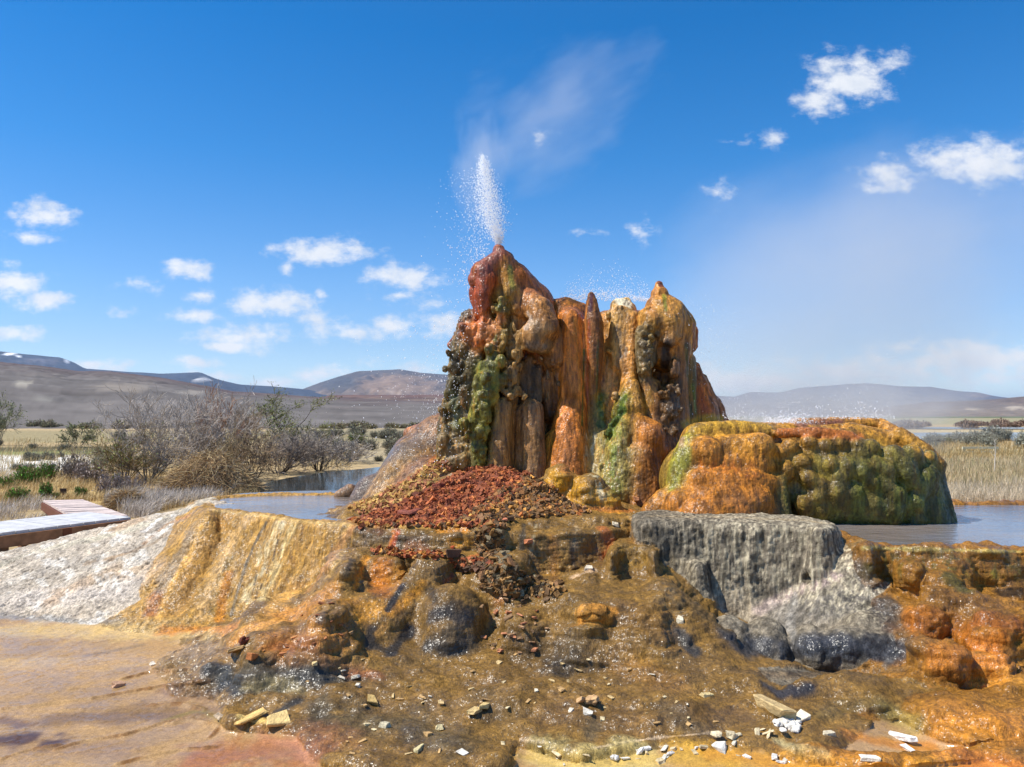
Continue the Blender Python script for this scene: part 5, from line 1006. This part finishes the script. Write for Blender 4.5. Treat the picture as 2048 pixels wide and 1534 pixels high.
# ================================================================ PLANTS
M_BARK = simple_mat('grey_bark', lin('94887c'), .9, .35, 12, .1); M_DARKBARK = simple_mat('dark_bark', lin('4e443c'), .9, .35, 12, .1); M_TWIG = simple_mat('twigs', None, .9, .3, 6, .1, attr=True)
M_LEAF = simple_mat('leaves', None, .8, .4, 9, .15, attr=True)
def grow(rng, h, spread, nmain, levels, r0, lean=(0, 0), droop=.0, ratio=.62, kids=(3, 5), steps=4, wob=.25):
    """recursive branching -> list of limb segments and twig segments"""
    limb, twig, tips = [], [], []
    def br(p, d, L, r, lv):
        d = d/np.linalg.norm(d); q = p.copy(); nodes = [(q.copy(), d.copy())]
        for i in range(steps):
            d = d+rng.normal(0, wob, 3)*.6+np.array([0, 0, .10-droop*lv]); d /= np.linalg.norm(d)
            n = q+d*L/steps; ra = r*(1-.5*i/steps); rb = r*(1-.5*(i+1)/steps)
            (limb if lv < levels-1 else twig).append((*q, *n, ra, rb)); q = n; nodes.append((q.copy(), d.copy()))
        if lv < levels:
            for k in range(rng.integers(*kids)+ (2 if lv == levels-1 else 0)):
                i = rng.integers(1, len(nodes)) if lv else rng.integers(max(1, len(nodes)//2-1), len(nodes))
                b, dd = nodes[i]
                ax = rng.normal(0, 1, 3); nd_ = dd+ax*.55; br(b, nd_, L*ratio*rng.uniform(.7, 1.2), r*.5*(1-.4*i/steps)+.0004, lv+1)
        else: tips.append((q, d))
    for k in range(nmain):
        a = rng.uniform(0, 6.28); s = rng.random()**.6*spread
        br(np.array([math.cos(a)*.06*spread, math.sin(a)*.06*spread, 0]), np.array([math.cos(a)*s+lean[0], math.sin(a)*s+lean[1], 1.0]), h*rng.uniform(.45, .62), r0*rng.uniform(.6, 1), 0)
    return np.array(limb), np.array(twig), tips
def leaves(rng, tips, n, size, sp):
    P0 = np.array([t[0] for t in tips]); idx = rng.integers(0, len(P0), n)
    c = P0[idx]+rng.normal(0, sp, (n, 3)); a = rng.normal(0, 1, (n, 3)); b = rng.normal(0, 1, (n, 3)); s = size*rng.uniform(.6, 1.4, (n, 1))
    a /= np.linalg.norm(a, axis=1)[:, None]; b /= np.linalg.norm(b, axis=1)[:, None]
    V = np.stack([c-a*s, c+b*s*.45, c+a*s, c-b*s*.45], 1).reshape(-1, 3)
    return V, np.arange(4*n).reshape(-1, 4)
def hgt(x, y): return float(hz(x, y))
def shrub(name, px, py, wpx, hpx, lb, ct, grp=None, nmain=12, levels=3, bark=None, tw=('8a7a6c', 'a08e80'), lf=None, nlf=0, lfs=.02, lean=(0, 0), seed=0, spread=None, kids=(3, 5), r0=.012, crown='crown', wob=.25, Y=None):
    rng = np.random.default_rng(seed+77)
    Yd = Y or float(G(px, py, -.40)[1]); x = (px-1024)/F*Yd; z = hgt(x, Yd)
    h = hpx*Yd/F; w = wpx*Yd/F
    sp = spread if spread is not None else .5*w/h*1.3
    limb, twig, tips = grow(rng, h, sp, nmain, levels, r0*h, lean, kids=kids, wob=wob)
    al = np.concatenate([limb, twig]); 
    hz_ = np.percentile(al[:, 5], 99); k = h/max(hz_, .01); hw = np.percentile(np.abs(al[:, 3]-np.median(al[:, 3])), 98); kx = (w*.5)/max(hw, .01); kx = np.clip(kx, .5*k, 1.8*k)
    for s in (limb, twig):
        s[:, [0, 1, 3, 4]] *= kx; s[:, [2, 5]] *= k
    root = tag(empty(name, (x, Yd, z-.03)), lb, ct, grp)
    V, Q = tubes(limb); mesh('trunk' if ct == 'tree' else 'stem', V, Q, bark or M_BARK, root, True)
    twig[:, 6:] = np.maximum(twig[:, 6:], Yd*.00022)
    V, Q = tubes(twig); C = lin(tw[0])+(lin(tw[1])-lin(tw[0]))*rng.random((len(twig), 1)); C = np.repeat(C*rng.uniform(.7, 1.25, (len(twig), 1)), 6, 0)
    if nlf:
        T2 = [(t[0]*np.array([kx, kx, k]), t[1]) for t in tips]
        lv, lq = leaves(rng, T2, nlf, lfs, h*.035); lc = np.repeat(lin(lf)*rng.uniform(.55, 1.35, (nlf, 1)), 4, 0)
        lq = lq+len(V); V = np.concatenate([V, lv]); C = np.concatenate([C, lc]); Q = np.concatenate([Q, lq])
    mesh(crown, V, Q, M_TWIG, root, False, C.clip(0, 1))
    return root
GY1 = ('a09488', 'c0b4a8'); BRN = ('8c7a68', 'ac9a86'); PUR = ('8c8478', 'b0a698')
shrub('shrub', 300, 965, 210, 175, 'large bare grey shrub with many upright crooked stems, nearest of the thicket', 'shrub', None, 15, 3, M_BARK, GY1, seed=1, kids=(4, 6), r0=.010, spread=.75)
shrub('shrub', 395, 950, 190, 165, 'bare grey shrub leaning right with pale swept branches, behind the straw mound', 'shrub', None, 13, 3, M_BARK, GY1, lean=(.5, 0), seed=2, kids=(4, 6), r0=.010)
shrub('shrub', 425, 925, 110, 140, 'tall reddish brown twiggy shrub rising above the thicket', 'shrub', None, 12, 3, M_DARKBARK, ('947460', 'b08c74'), seed=3, kids=(4, 6))
shrub('shrub', 490, 915, 90, 110, 'narrow brown twiggy shrub between the leaning shrub and the dark tree', 'shrub', None, 10, 3, M_DARKBARK, BRN, seed=4, kids=(4, 6))
shrub('bare_tree', 583, 905, 175, 122, 'dark trunked spreading tree with sparse yellow green budding twigs', 'tree', None, 4, 4, M_DARKBARK, ('6a6048', '8c8a5c'), '7c8450', 2600, .045, seed=9, spread=.8, kids=(3, 5), r0=.03)
shrub('shrub', 250, 968, 130, 110, 'olive brown shrub with green base at the left end of the thicket', 'shrub', None, 12, 3, M_DARKBARK, ('7a6a48', '94805c'), '7a8448', 900, .03, seed=6)
shrub('shrub', 560, 948, 160, 88, 'low dark grey brown shrub hanging over the pond bank', 'shrub', None, 20, 3, M_DARKBARK, ('7c6e64', 'aa9e92'), seed=7, spread=1.3)
shrub('shrub', 640, 942, 120, 84, 'low dark shrub with pale drooping twigs at the pond edge under the tree', 'shrub', None, 20, 3, M_DARKBARK, ('6e625a', 'b0a498'), seed=8, spread=1.2)
shrub('shrub', 505, 962, 120, 90, 'brown shrub beside the dark pond and right of the straw mound', 'shrub', None, 16, 3, M_DARKBARK, ('786450', '9a8468'), seed=10, spread=1.1)
shrub('shrub', 610, 920, 150, 70, 'purplish grey shrub directly below the dark trunked tree', 'shrub', None, 16, 3, M_DARKBARK, PUR, seed=12, spread=1.1)
shrub('shrub', 690, 925, 110, 48, 'pale grey low shrub at the right end of the pond bank', 'shrub', None, 18, 3, M_BARK, ('948a80', 'b8ac9c'), seed=13, spread=1.4)
shrub('shrub', 450, 962, 110, 100, 'tan brown shrub rising right behind the straw mound', 'shrub', None, 14, 3, M_BARK, ('8c7a60', 'a8946c'), seed=14)
shrub('shrub', 160, 895, 90, 50, 'small bare grey green shrub beyond the pale gravel track', 'shrub', None, 10, 3, M_BARK, ('80785c', '948c6c'), '8a8c5c', 500, .06, seed=15)
shrub('shrub', 0, 890, 80, 100, 'thin grey green tree cut by the left picture edge', 'shrub', None, 8, 3, M_BARK, ('7a7860', '9a9878'), '8a9068', 700, .06, seed=16)
shrub('shrub', 140, 962, 80, 62, 'small bare dark twigged shrub behind the bright green bushes', 'shrub', None, 10, 3, M_DARKBARK, ('6a605a', '948a80'), seed=17)
def bush(px, py, w, h, lb, grp, lf, tw, seed, nlf=1400, nm='sagebrush', lfs=None, up=1.0, Y=None, ct='bush'):
    rng = np.random.default_rng(seed+500); Yd = Y or float(G(px, py, -.40)[1]); x = (px-1024)/F*Yd; H_ = h*Yd/F; W = w*.5*Yd/F
    n = 260; a = rng.uniform(0, 6.28, n); e = rng.random(n)**.5; rr_ = rng.uniform(.75, 1.05, n)*(.8+.35*fbm(np.cos(a)*1.5, np.sin(a)*1.5, e*2+seed, 2, 5))
    tip = np.stack([np.cos(a)*np.sqrt(1-(e*.95)**2)*W*rr_, np.sin(a)*np.sqrt(1-(e*.95)**2)*W*rr_, e*H_*rr_], 1)
    base = tip*np.array([.12, .12, .0])+rng.normal(0, W*.05, (n, 3))*np.array([1, 1, 0]); mid = base*.4+tip*.6+rng.normal(0, H_*.06, (n, 3))
    r = max(.003*H_, Yd*.0002); seg = np.concatenate([np.concatenate([base, mid, np.full((n, 1), r*1.4), np.full((n, 1), r)], 1), np.concatenate([mid, tip, np.full((n, 1), r), np.full((n, 1), r*.6)], 1)])
    V, Q = tubes(seg); C = np.repeat(lin(tw)*rng.uniform(.7, 1.25, (len(seg), 1)), 6, 0)
    tt_ = rng.random(nlf)**.45; ix = rng.integers(0, n, nlf); c = base[ix]*(1-tt_[:, None])+tip[ix]*tt_[:, None]+rng.normal(0, H_*.05, (nlf, 3)); c[:, 2] = np.abs(c[:, 2])
    aa = rng.normal(0, 1, (nlf, 3))+np.array([0, 0, up]); aa /= np.linalg.norm(aa, axis=1)[:, None]; bb = rng.normal(0, 1, (nlf, 3)); s = (lfs or .07*H_)*rng.uniform(.6, 1.4, (nlf, 1))
    LV = np.stack([c-aa*s, c+bb*s*.22, c+aa*s, c-bb*s*.22], 1).reshape(-1, 3); LC = np.repeat(lin(lf)*rng.uniform(.5, 1.4, (nlf, 1)), 4, 0)
    root = tag(empty(nm, (x, Yd, hgt(x, Yd)-.02)), lb, ct, grp)
    mesh('stem', V, Q, M_TWIG, root, True, C.clip(0, 1)); mesh('foliage', LV, np.arange(4*nlf).reshape(-1, 4), M_LEAF, root, False, LC.clip(0, 1)); return root
def dup(root, x, y, sc, rz, lb=None, grp=None):
    r = root.copy(); col_root.objects.link(r); r.location = (x, y, hgt(x, y)-.02); r.scale = (sc*random.uniform(.8, 1.3), sc, sc*random.uniform(.8, 1.15)); r.rotation_euler = (0, 0, rz)
    if lb: r['label'] = lb
    if grp: r['group'] = grp
    for ch in root.children:
        c = ch.copy(); col_root.objects.link(c); c.parent = r
    return r
random.seed(4)
GRN = [(60,968,66,40,'bright green leafy bush left of the boardwalk, beside the pale track'),(95,962,50,42,'taller bright green bush right of the wide green one'),(40,1000,56,30,'bright green clump on straw ground near the boardwalk end'),(95,998,30,36,'narrow upright green tuft beside the dark sign post'),(15,975,50,26,'low green bush at the left picture edge'),(236,978,24,34,'dark green tuft under the left end of the thicket'),(165,992,30,22,'small green tuft behind the far end of the boardwalk'),(115,998,26,16,'small low green tuft right below the sign post')]
for i, (a, b, c, d, lb) in enumerate(GRN): bush(a, b, c, d, lb, None, '5c8a34' if i != 5 else '44602c', '7a7048', i, 900, 'green_bush', None, 2.0)
SG = [(185,965,90,52,'purplish grey dry sagebrush between the sign post and the thicket'),(225,985,80,44,'grey dry sagebrush below the olive shrub'),(150,955,60,36,'small dry grey sagebrush behind the sign post'),(265,985,70,40,'brown grey dry brush at the foot of the bare grey shrub')]
for i, (a, b, c, d, lb) in enumerate(SG): bush(a, b, c, d, lb, None, '9a8c84', '8a7e78', 20+i, 500, 'sagebrush', None, 1)
sage = bush(740, 900, 50, 26, 'grey green sagebrush dotted over the dry plain left of the geyser', 'sagebrush left of the geyser', '8c8c72', '8a8070', 40, 700)
for i in range(26):
    px, py = random.uniform(640, 800), random.uniform(862, 925); Yd = float(G(px, py, -.4)[1]); s = random.uniform(.5, 1.1)*Yd/40
    dup(sage, (px-1024)/F*Yd, Yd, s, random.uniform(0, 6), 'grey green sagebrush dotted over the dry plain left of the geyser')
bush(714, 886, 46, 24, 'fresh green sagebrush on the plain left of the geyser', None, '6c8048', '7a7048', 41, 900)
for i in range(34):
    px, py = random.uniform(-60, 330), random.uniform(872, 952); Yd = float(G(px, py, -.4)[1])
    dup(sage, (px-1024)/F*Yd, Yd, random.uniform(.4, .9)*Yd/40, random.uniform(0, 6), 'grey green sagebrush scattered round the pale gravel track', 'sagebrush by the gravel track')
brush = bush(100, 846, 40, 14, 'brown olive brush in the row along the far edge of the plain', 'far brush row at left', '98946c', '8c7c68', 42, 500, 'brush', .12, 1.5, 105)
for i in range(40):
    px = random.uniform(-100, 470) if i < 30 else random.uniform(640, 900); Yd = random.uniform(100, 116)
    dup(brush, (px-1024)/F*Yd, Yd, random.uniform(.6, 1.25), random.uniform(0, 6), 'brown olive brush in the row along the far edge of the plain')
rsage = bush(1940, 893, 46, 28, 'silvery grey sagebrush in the clump beyond the reeds at right', 'sagebrush clump beyond the reeds', '9a9a88', '8a8474', 43, 900)
for i in range(22):
    px, py = random.uniform(1850, 2080), random.uniform(874, 899); Yd = float(G(px, py, -.4)[1])
    dup(rsage, (px-1024)/F*Yd, Yd, random.uniform(.6, 1.15)*Yd/45, random.uniform(0, 6))
bush(1890, 890, 30, 18, 'olive green bush at the left of the silvery sagebrush clump', None, '6a7444', '7a7048', 44, 700)
rb = bush(1950, 848, 34, 10, 'reddish brown brush lining the far water at right', 'far brush at right', '8a7460', '7a5c50', 45, 500, 'brush', .2, 1.5, 130)
for i in range(34):
    px = random.uniform(1800, 2150); Yd = random.uniform(115, 140)
    dup(rb, (px-1024)/F*Yd, Yd, random.uniform(.6, 1.3), random.uniform(0, 6))
log('bushes')
def blades(nm, zones, lb, seed):
    """grass: thin bent strips standing on the ground; zones of poly px (ground), count, height, colours, droop"""
    rng = np.random.default_rng(seed); VV = []; CC = []
    for poly, n, h0, h1, cols, bend, zg in zones:
        pl = [tuple(q) for q in pts(poly)]; lo, hi = np.min(pl, 0), np.max(pl, 0)
        p = rng.uniform(lo, hi, (n*2, 2)); p = p[poly_sd(p[:, 0], p[:, 1], pl) < 0][:n]; n = len(p)
        dd = (p[:, 1]-818)/F; Yd = (EYE-zg)/dd; x = (p[:, 0]-1024)/F*Yd; z = np.full(n, zg-.02)
        keep = fbm(x*1.2, Yd*.7, 0, 3, 480) > .36; x, Yd, z = x[keep], Yd[keep], z[keep]; n = len(x)
        h = rng.uniform(h0, h1, n)*(.6+.8*fbm(x*.9, Yd*.5, 1, 2, 481)); a = rng.normal(.5, 1.0, n); t = bend*np.abs(rng.normal(.6, .5, n)); w = np.maximum(.0022, Yd*.00024)*rng.uniform(.7, 1.5, n)
        d1 = np.stack([np.cos(a)*np.sin(t*.4), np.sin(a)*np.sin(t*.4), np.cos(t*.4)], 1); d2 = np.stack([np.cos(a)*np.sin(t), np.sin(a)*np.sin(t), np.cos(t)], 1)
        b = np.stack([x, Yd, z], 1); m = b+d1*h[:, None]*.5; e = m+d2*h[:, None]*.5; e[:, 2] = np.maximum(e[:, 2], z+.01)
        ra = rng.uniform(0, 3.14, n); s = np.stack([np.cos(ra), np.sin(ra)*.3, 0*ra], 1)*w[:, None]
        VV.append(np.stack([b-s, b+s, m+s*.8, m-s*.8, e+s*.2, e-s*.2], 1).reshape(-1, 3))
        c = np.array([lin(q) for q in cols])[rng.integers(0, len(cols), n)]*rng.uniform(.65, 1.25, (n, 1)); CC.append(np.repeat(c, 6, 0))
    V = np.concatenate(VV); C = np.concatenate(CC); i = 6*np.arange(len(V)//6)[:, None]
    return tag(mesh(nm, V, np.concatenate([i+np.array([[0, 1, 2, 3]]), i+np.array([[3, 2, 4, 5]])]), M_LEAF, None, False, C.clip(0, 1)), lb, 'grass', kind='stuff')
STR = ['c4a874', 'b89a68', 'd0b888', 'a88a58']; WHT = ['b8aca0', 'cfc4b8', '9c9088', 'c4b49c']
blades('dry_grass', [('-60,985 120,990 330,985 480,975 520,990 440,1000 330,1020 250,1030 200,1010 130,1000 60,1010 -60,1030', 15000, .08, .22, STR, 1.1, -.40),
   ('-60,1005 100,1000 130,1030 60,1055 -60,1070', 9000, .10, .3, WHT+['b8a070'], 1.5, -.38), ('200,1000 330,985 450,978 480,985 430,998 330,1015 290,1035 250,1030', 14000, .10, .34, WHT, 1.5, -.38),
   ('-60,945 480,940 480,980 -60,985', 9000, .12, .3, STR, .9, -.40), ('-60,880 700,870 700,940 -60,945', 8000, .15, .4, STR+['a0946c'], .8, -.40)], 'tangled straw and bleached grey grass around the boardwalk', 1)
blades('reeds', [('1870,925 2120,912 2120,1012 2040,1008 1960,1000 1900,1000', 24000, .13, .36, ['d0b88c', 'c4ac80', 'dcc8a0', 'b8a47c', 'd0bc98', '8c8c60'], .5, -.40), ('1880,985 2120,985 2120,1018 1960,1006 1890,1003', 12000, .22, .45, ['dccab0', 'd0bc9c', 'c4b498'], 1.7, -.40),
   ('1840,890 2120,885 2120,915 1860,925', 6000, .2, .4, STR, .8, -.40)], 'tall straw coloured reeds behind the right upper pool', 2)
blades('straw_mound', [], '', 3) if False else None
def haystack(px, py, w, h, seed):
    rng = np.random.default_rng(seed); Yd = float(G(px, py, -.40)[1]); x = (px-1024)/F*Yd; W = w*.5*Yd/F; H_ = h*Yd/F; n = 9000
    a = rng.uniform(0, 6.28, n); e = rng.random(n); rr_ = np.sqrt(rng.random(n)); c = np.stack([np.cos(a)*W*rr_, np.sin(a)*W*.8*rr_, H_*(1-rr_**1.7)*rng.uniform(.55, 1.02, n)], 1)
    d = np.stack([np.cos(a), np.sin(a), 0*a], 1)*.8+rng.normal(0, .6, (n, 3))+np.array([0, 0, -.5])*rr_[:, None]; d /= np.linalg.norm(d, axis=1)[:, None]
    L_ = rng.uniform(.12, .34, (n, 1)); m = c+d*L_*.5; b = m+(d+rng.normal(0, .35, (n, 3))+np.array([0, 0, -.3]))*L_*.5; s = rng.normal(0, 1, (n, 3)); s = s/np.linalg.norm(s, axis=1)[:, None]*.0048
    V = np.stack([c-s, c+s, m+s, m-s, b+s*.3, b-s*.3], 1).reshape(-1, 3); i = 6*np.arange(n)[:, None]
    cl = np.array([lin(q) for q in ('c4a474', 'a8865a', 'd4bc8c', '8a7050', 'b89a70', '9a8a78')])[rng.integers(0, 6, n)]*rng.uniform(.6, 1.2, (n, 1))
    # a dark packed core of fallen stems keeps the heap solid
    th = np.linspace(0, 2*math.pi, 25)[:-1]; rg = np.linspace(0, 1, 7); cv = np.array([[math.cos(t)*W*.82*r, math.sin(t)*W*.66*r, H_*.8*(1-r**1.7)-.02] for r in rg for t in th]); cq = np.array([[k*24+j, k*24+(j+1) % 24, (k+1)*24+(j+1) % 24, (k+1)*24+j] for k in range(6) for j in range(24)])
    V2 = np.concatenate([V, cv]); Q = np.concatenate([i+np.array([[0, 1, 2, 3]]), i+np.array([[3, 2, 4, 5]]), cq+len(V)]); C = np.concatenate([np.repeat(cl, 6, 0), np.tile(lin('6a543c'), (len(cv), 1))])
    o = mesh('straw_mound', V2, Q, M_LEAF, None, False, C.clip(0, 1)); o.location = (x, Yd, hgt(x, Yd)); return o
tag(haystack(425, 985, 200, 86, 5), 'rounded mound of collapsed straw coloured reeds in front of the thicket', 'straw heap')
tag(haystack(255, 1020, 44, 34, 6), 'small tan grass tussock in front of the boardwalk end', 'straw heap')
# white dead sapling
rng = np.random.default_rng(8); Yd = 25.0; x = (1986-1024)/F*Yd
seg = [(0,0,0,.02,0,.45,.016,.014),(.02,0,.45,.05,0,.85,.014,.011),(.05,0,.85,.02,0,1.05,.011,.009),(.02,0,1.05,.12,0,1.12,.007,.003),(.02,0,.55,-.16,0,.75,.009,.003),(.05,0,.85,-.05,.02,1.0,.006,.003),(.02,0,1.05,-.03,0,1.15,.006,.003)]
V, Q = tubes(seg, 5); o = mesh('dead_sapling', V, Q, simple_mat('bleached_wood', lin('c8bfb2'), .8), None, True); o.location = (x, Yd, hgt(x, Yd)); tag(o, 'thin bleached dead sapling standing in the reeds', 'dead tree')
# ================================================================ BUILT THINGS
M_WOODG = simple_mat('weathered_boards', lin('c2c0be'), .7, .2, 7, .3, .4, 40); M_WOODR = simple_mat('reddish_boards', lin('d2beb2'), .75, .25, 7, .25, .4, 40); M_BEAM = simple_mat('beam_wood', lin('8a6448'), .8, .35, 9, .2, .5, 50); M_RUST = simple_mat('rusty_post', lin('6a3c24'), .7)
def wood_grain(m):
    nt = m.node_tree
    return m
A = G(-160, 1086, .36)[:2]; B = G(262, 1033.5, .36)[:2]; dv = (B-A)/np.linalg.norm(B-A); nv = np.array([-dv[1], dv[0]]); Lb = np.linalg.norm(B-A); ang = math.atan2(dv[1], dv[0])
walk = tag(empty('boardwalk', (*((A+B)/2), 0)), 'pale grey plank walkway with a heavy brown side beam along the white slope', 'boardwalk')
o_ = np.array([*((A+B)/2), 0]); bl = []
n = int(Lb/.14)
for i in range(n):
    c = A+dv*(i+.5)*Lb/n+nv*.46; bl.append(((*(c-o_[:2]), .345+srng.normal(0, .0015)), (Lb/n*.5-.004, .46, .016), ang))
V, Q = boxes(bl); mesh('deck', V, Q, M_WOODG, walk)
for t0, t1 in ((0, .64), (.64, 1.0)):
    c = A+dv*(t0+t1)*.5*Lb-nv*.022; V, Q = boxes([((*(c-o_[:2]), .268), (Lb*(t1-t0)*.5-.004, .02, .062), ang)]); mesh('side_beam', V, Q, M_BEAM, walk)
c = A+dv*.64*Lb-nv*.044; V, Q = boxes([((*(c-o_[:2]), .27), (.05, .004, .06), ang)]); mesh('joint_plate', V, Q, M_RUST, walk)
for t0 in (.05, .35, .64, .95):
    for q in (.03, .88):
        c = A+dv*t0*Lb+nv*q; V, Q = boxes([((*(c-o_[:2]), .06), (.04, .04, .265), ang)]); mesh('post', V, Q, M_BEAM, walk)
N1, N2 = G(150, 1036, .335), G(256, 1031, .335); F1, F2 = G(86, 1001, -.12), G(164, 998, -.12)
ramp_ = tag(empty('boardwalk', tuple((N1+N2+F1+F2)/4*np.array([1, 1, 0]))), 'reddish plank ramp leading down from the grey walkway to the straw grass', 'boardwalk'); o2 = np.array(ramp_.location)
V = []; Q = []; n = 30
for i in range(n):
    a, b = i/n+.003, (i+1)/n-.003
    q = [N1+(F1-N1)*a, N2+(F2-N2)*a, N2+(F2-N2)*b, N1+(F1-N1)*b]; dz = np.array([0, 0, .03])
    V += [p-o2-dz for p in q]+[p-o2+dz*.1*srng.normal() for p in q]; Q.append(CQ+8*i)
mesh('deck', np.array(V), np.concatenate(Q), M_WOODR, ramp_)
for s0, s1 in ((N1, F1), (N2, F2)):
    dd = s1-s0; c = (s0+s1)/2-o2-np.array([0, 0, .11]); V, Q = boxes([((0, 0, 0), (np.linalg.norm(dd)*.5, .03, .07), 0)])
    ax = dd/np.linalg.norm(dd); up = np.array([0, 0, 1.]); sd = np.cross(up, ax); sd /= np.linalg.norm(sd); up = np.cross(ax, sd); V = V@np.stack([ax, sd, up])+c
    mesh('stringer', V, Q, M_RUST, ramp_)
p = G(126, 993, -.4); sg = tag(empty('sign', tuple(p)), 'small dark rusty sign plate on a short post beside the boardwalk ramp', 'sign'); k = p[1]/F
V, Q = boxes([((0, 0, 11*k), (6.2*k, .012, 5*k), 0)]); mesh('plate', V, Q, simple_mat('dark_plate', lin('3a2a24'), .6, .4, 30), sg); V, Q = boxes([((0, .02, 3.2*k), (.02, .02, 3.6*k+.02), 0)]); mesh('post', V, Q, M_RUST, sg)
M_RAIL = simple_mat('pale_rail', lin('c8c0a4'), .8, .2, 10)
for x0, x1, ytop, ybase, lb, np_ in ((1927, 1990, 900, 911, 'pale wooden rail fence of three posts in front of the silvery sagebrush', 3), (1849, 1886, 881, 888, 'short pale wooden rail at the edge of the blue pond', 3)):
    Yd = float(G(x0, ybase, -.5)[1]); k = Yd/F; z0 = hgt(0, Yd); h = (ybase-ytop)*k; c0 = ((x0+x1)/2-1024)*k; W = (x1-x0)*k
    f = tag(empty('rail_fence', (c0, Yd, z0)), lb, 'fence'); V, Q = boxes([((0, 0, h), (W/2+.1, .04, .05), 0)]); mesh('rail', V, Q, M_RAIL, f); V, Q = boxes([((0, 0, h*.3), (W/2, .03, .03), 0)]); mesh('rail', V, Q, M_RAIL, f)
    for i in range(np_): V, Q = boxes([((-W/2+W*i/(np_-1), .06, h*.47), (.06, .05, h*.5), 0)]); mesh('post', V, Q, M_RAIL, f)
log('built')
# ================================================================ AIR
def vol(name, kind, lb, cat, V, Q, dens, col_=(1, 1, 1), aniso=.2, texture=None):
    m = bpy.data.materials.new(name); m.use_nodes = True; nt = m.node_tree; nt.nodes.remove(nt.nodes['Principled BSDF']); pv = nt.nodes.new('ShaderNodeVolumePrincipled')
    pv.inputs['Color'].default_value = (*col_, 1); pv.inputs['Density'].default_value = dens; pv.inputs['Anisotropy'].default_value = aniso
    nt.links.new(pv.outputs[0], nt.nodes['Material Output'].inputs['Volume'])
    if texture: texture(nt, pv, dens)
    o = mesh(name, V, Q, m); tag(o, lb, cat, kind=kind); return o
V, Q = boxes([((0, 9000, 145), (14000, 9600, 185), 0)])
V = V-np.array([0, 0, 0]); V[:, 2] = np.where(V[:, 2] < 0, -290, 320)
vol('haze', 'stuff', 'thin blue air over the valley', 'haze', V, Q, 5.2e-5, (.58, .74, 1.0), .3)
def puff(scale, thr, soft, stretch=(1, 1, 1)):
    def t(nt, pv, dens):
        L = nt.links.new; co = nt.nodes.new('ShaderNodeTexCoord').outputs['Object']
        ln = nt.nodes.new('ShaderNodeVectorMath'); ln.operation = 'LENGTH'; L(co, ln.inputs[0])
        mp = nd(nt, 'ShaderNodeMapping'); mp.inputs['Scale'].default_value = stretch; L(co, mp.inputs[0])
        n = noise(nt, mp.outputs[0], scale, 4, .6)
        f = math_node(nt, 'SUBTRACT', n, math_node(nt, 'MULTIPLY_ADD', math_node(nt, 'POWER', ln.outputs['Value'], 2.0), soft, thr))
        L(math_node(nt, 'MULTIPLY', math_node(nt, 'MAXIMUM', f, 0), dens), pv.inputs['Density'])
    return t
def ellipsoid(nu=20, nv=12):
    V = [(0, 0, 1)]+[(math.sin(math.pi*j/nv)*math.cos(2*math.pi*i/nu), math.sin(math.pi*j/nv)*math.sin(2*math.pi*i/nu), math.cos(math.pi*j/nv)) for j in range(1, nv) for i in range(nu)]+[(0, 0, -1)]
    T_ = [(0, 1+i, 1+(i+1) % nu) for i in range(nu)]+[(len(V)-1, len(V)-1-nu+(i+1) % nu, len(V)-1-nu+i) for i in range(nu)]
    Q = [(1+(j-1)*nu+i, 1+j*nu+i, 1+j*nu+(i+1) % nu, 1+(j-1)*nu+(i+1) % nu) for j in range(1, nv-1) for i in range(nu)]
    return np.array(V, float), [np.array(T_), np.array(Q)]
EV, EQ = ellipsoid()
def steam(lb, px, py, Yd, rx, ry, rz, dens, scale=1.6, thr=.25, soft=.45, tilt=0, stretch=(1, 1, 1)):
    o = vol('steam', 'stuff', lb, 'steam', EV, EQ, dens, (1, 1, 1), .3, puff(scale, thr, soft, stretch)); k = Yd/F
    o.location = tuple(P(px, py, Yd)); o.scale = (rx*k, ry, rz*k); o.rotation_euler = (0, tilt, 0); return o
steam('thin steam plume drifting up and right from the top of the water jet', 1105, 225, 8.0, 300, .9, 175, 1.35, 1.9, .31, .40, math.radians(-28), (1, 1, 1.4))
steam('faint steam wrapped round the water jet', 955, 330, 7.7, 85, .35, 170, 3.2, 2.0, .25, .5)
steam('broad faint veil of steam drifting over the broad mound toward the right', 1690, 600, 9.5, 680, 1.5, 400, 1.35, 1.2, .16, .52, math.radians(-18))
steam('low white steam hanging over the broad mound and the plain behind it', 1660, 830, 8.6, 400, .9, 120, 3.6, 1.5, .2, .5)
steam('small steam puff between the red rubble and the green columns', 855, 985, 7.15, 95, .25, 45, 2.2, 1.8, .25, .5, math.radians(-30))
log('air')
# ================================================================ CAMERA, LIGHT, SKY
cam = bpy.data.cameras.new('camera'); co_ = link(bpy.data.objects.new('camera', cam))
cam.sensor_fit = 'HORIZONTAL'; cam.sensor_width = 36; cam.lens = F/2048*36
cam.clip_start = .05; cam.clip_end = 60000
co_.location = (0, 0, EYE); co_.rotation_euler = (math.pi/2+TH, 0, 0); scene.camera = co_
sun = bpy.data.lights.new('sun', 'SUN'); sun.energy = 4.6; sun.angle = math.radians(.55); sun.color = (1, .95, .86)
so = link(bpy.data.objects.new('sun', sun))
SD = Vector(SUNV).normalized(); so.rotation_euler = SD.to_track_quat('Z', 'Y').to_euler(); so.location = (-20, -8, 30)
scene.view_settings.view_transform = 'Standard'; scene.view_settings.look = 'None'; scene.view_settings.exposure = .48; scene.view_settings.gamma = 1
scene.view_settings.use_curve_mapping = False
scene.cycles.use_denoising = True; scene.cycles.max_bounces = 8; scene.cycles.volume_bounces = 1; scene.cycles.transparent_max_bounces = 12
scene.cycles.sample_clamp_indirect = 8; scene.cycles.caustics_reflective = False; scene.cycles.caustics_refractive = False
scene.cycles.volume_max_steps = 96
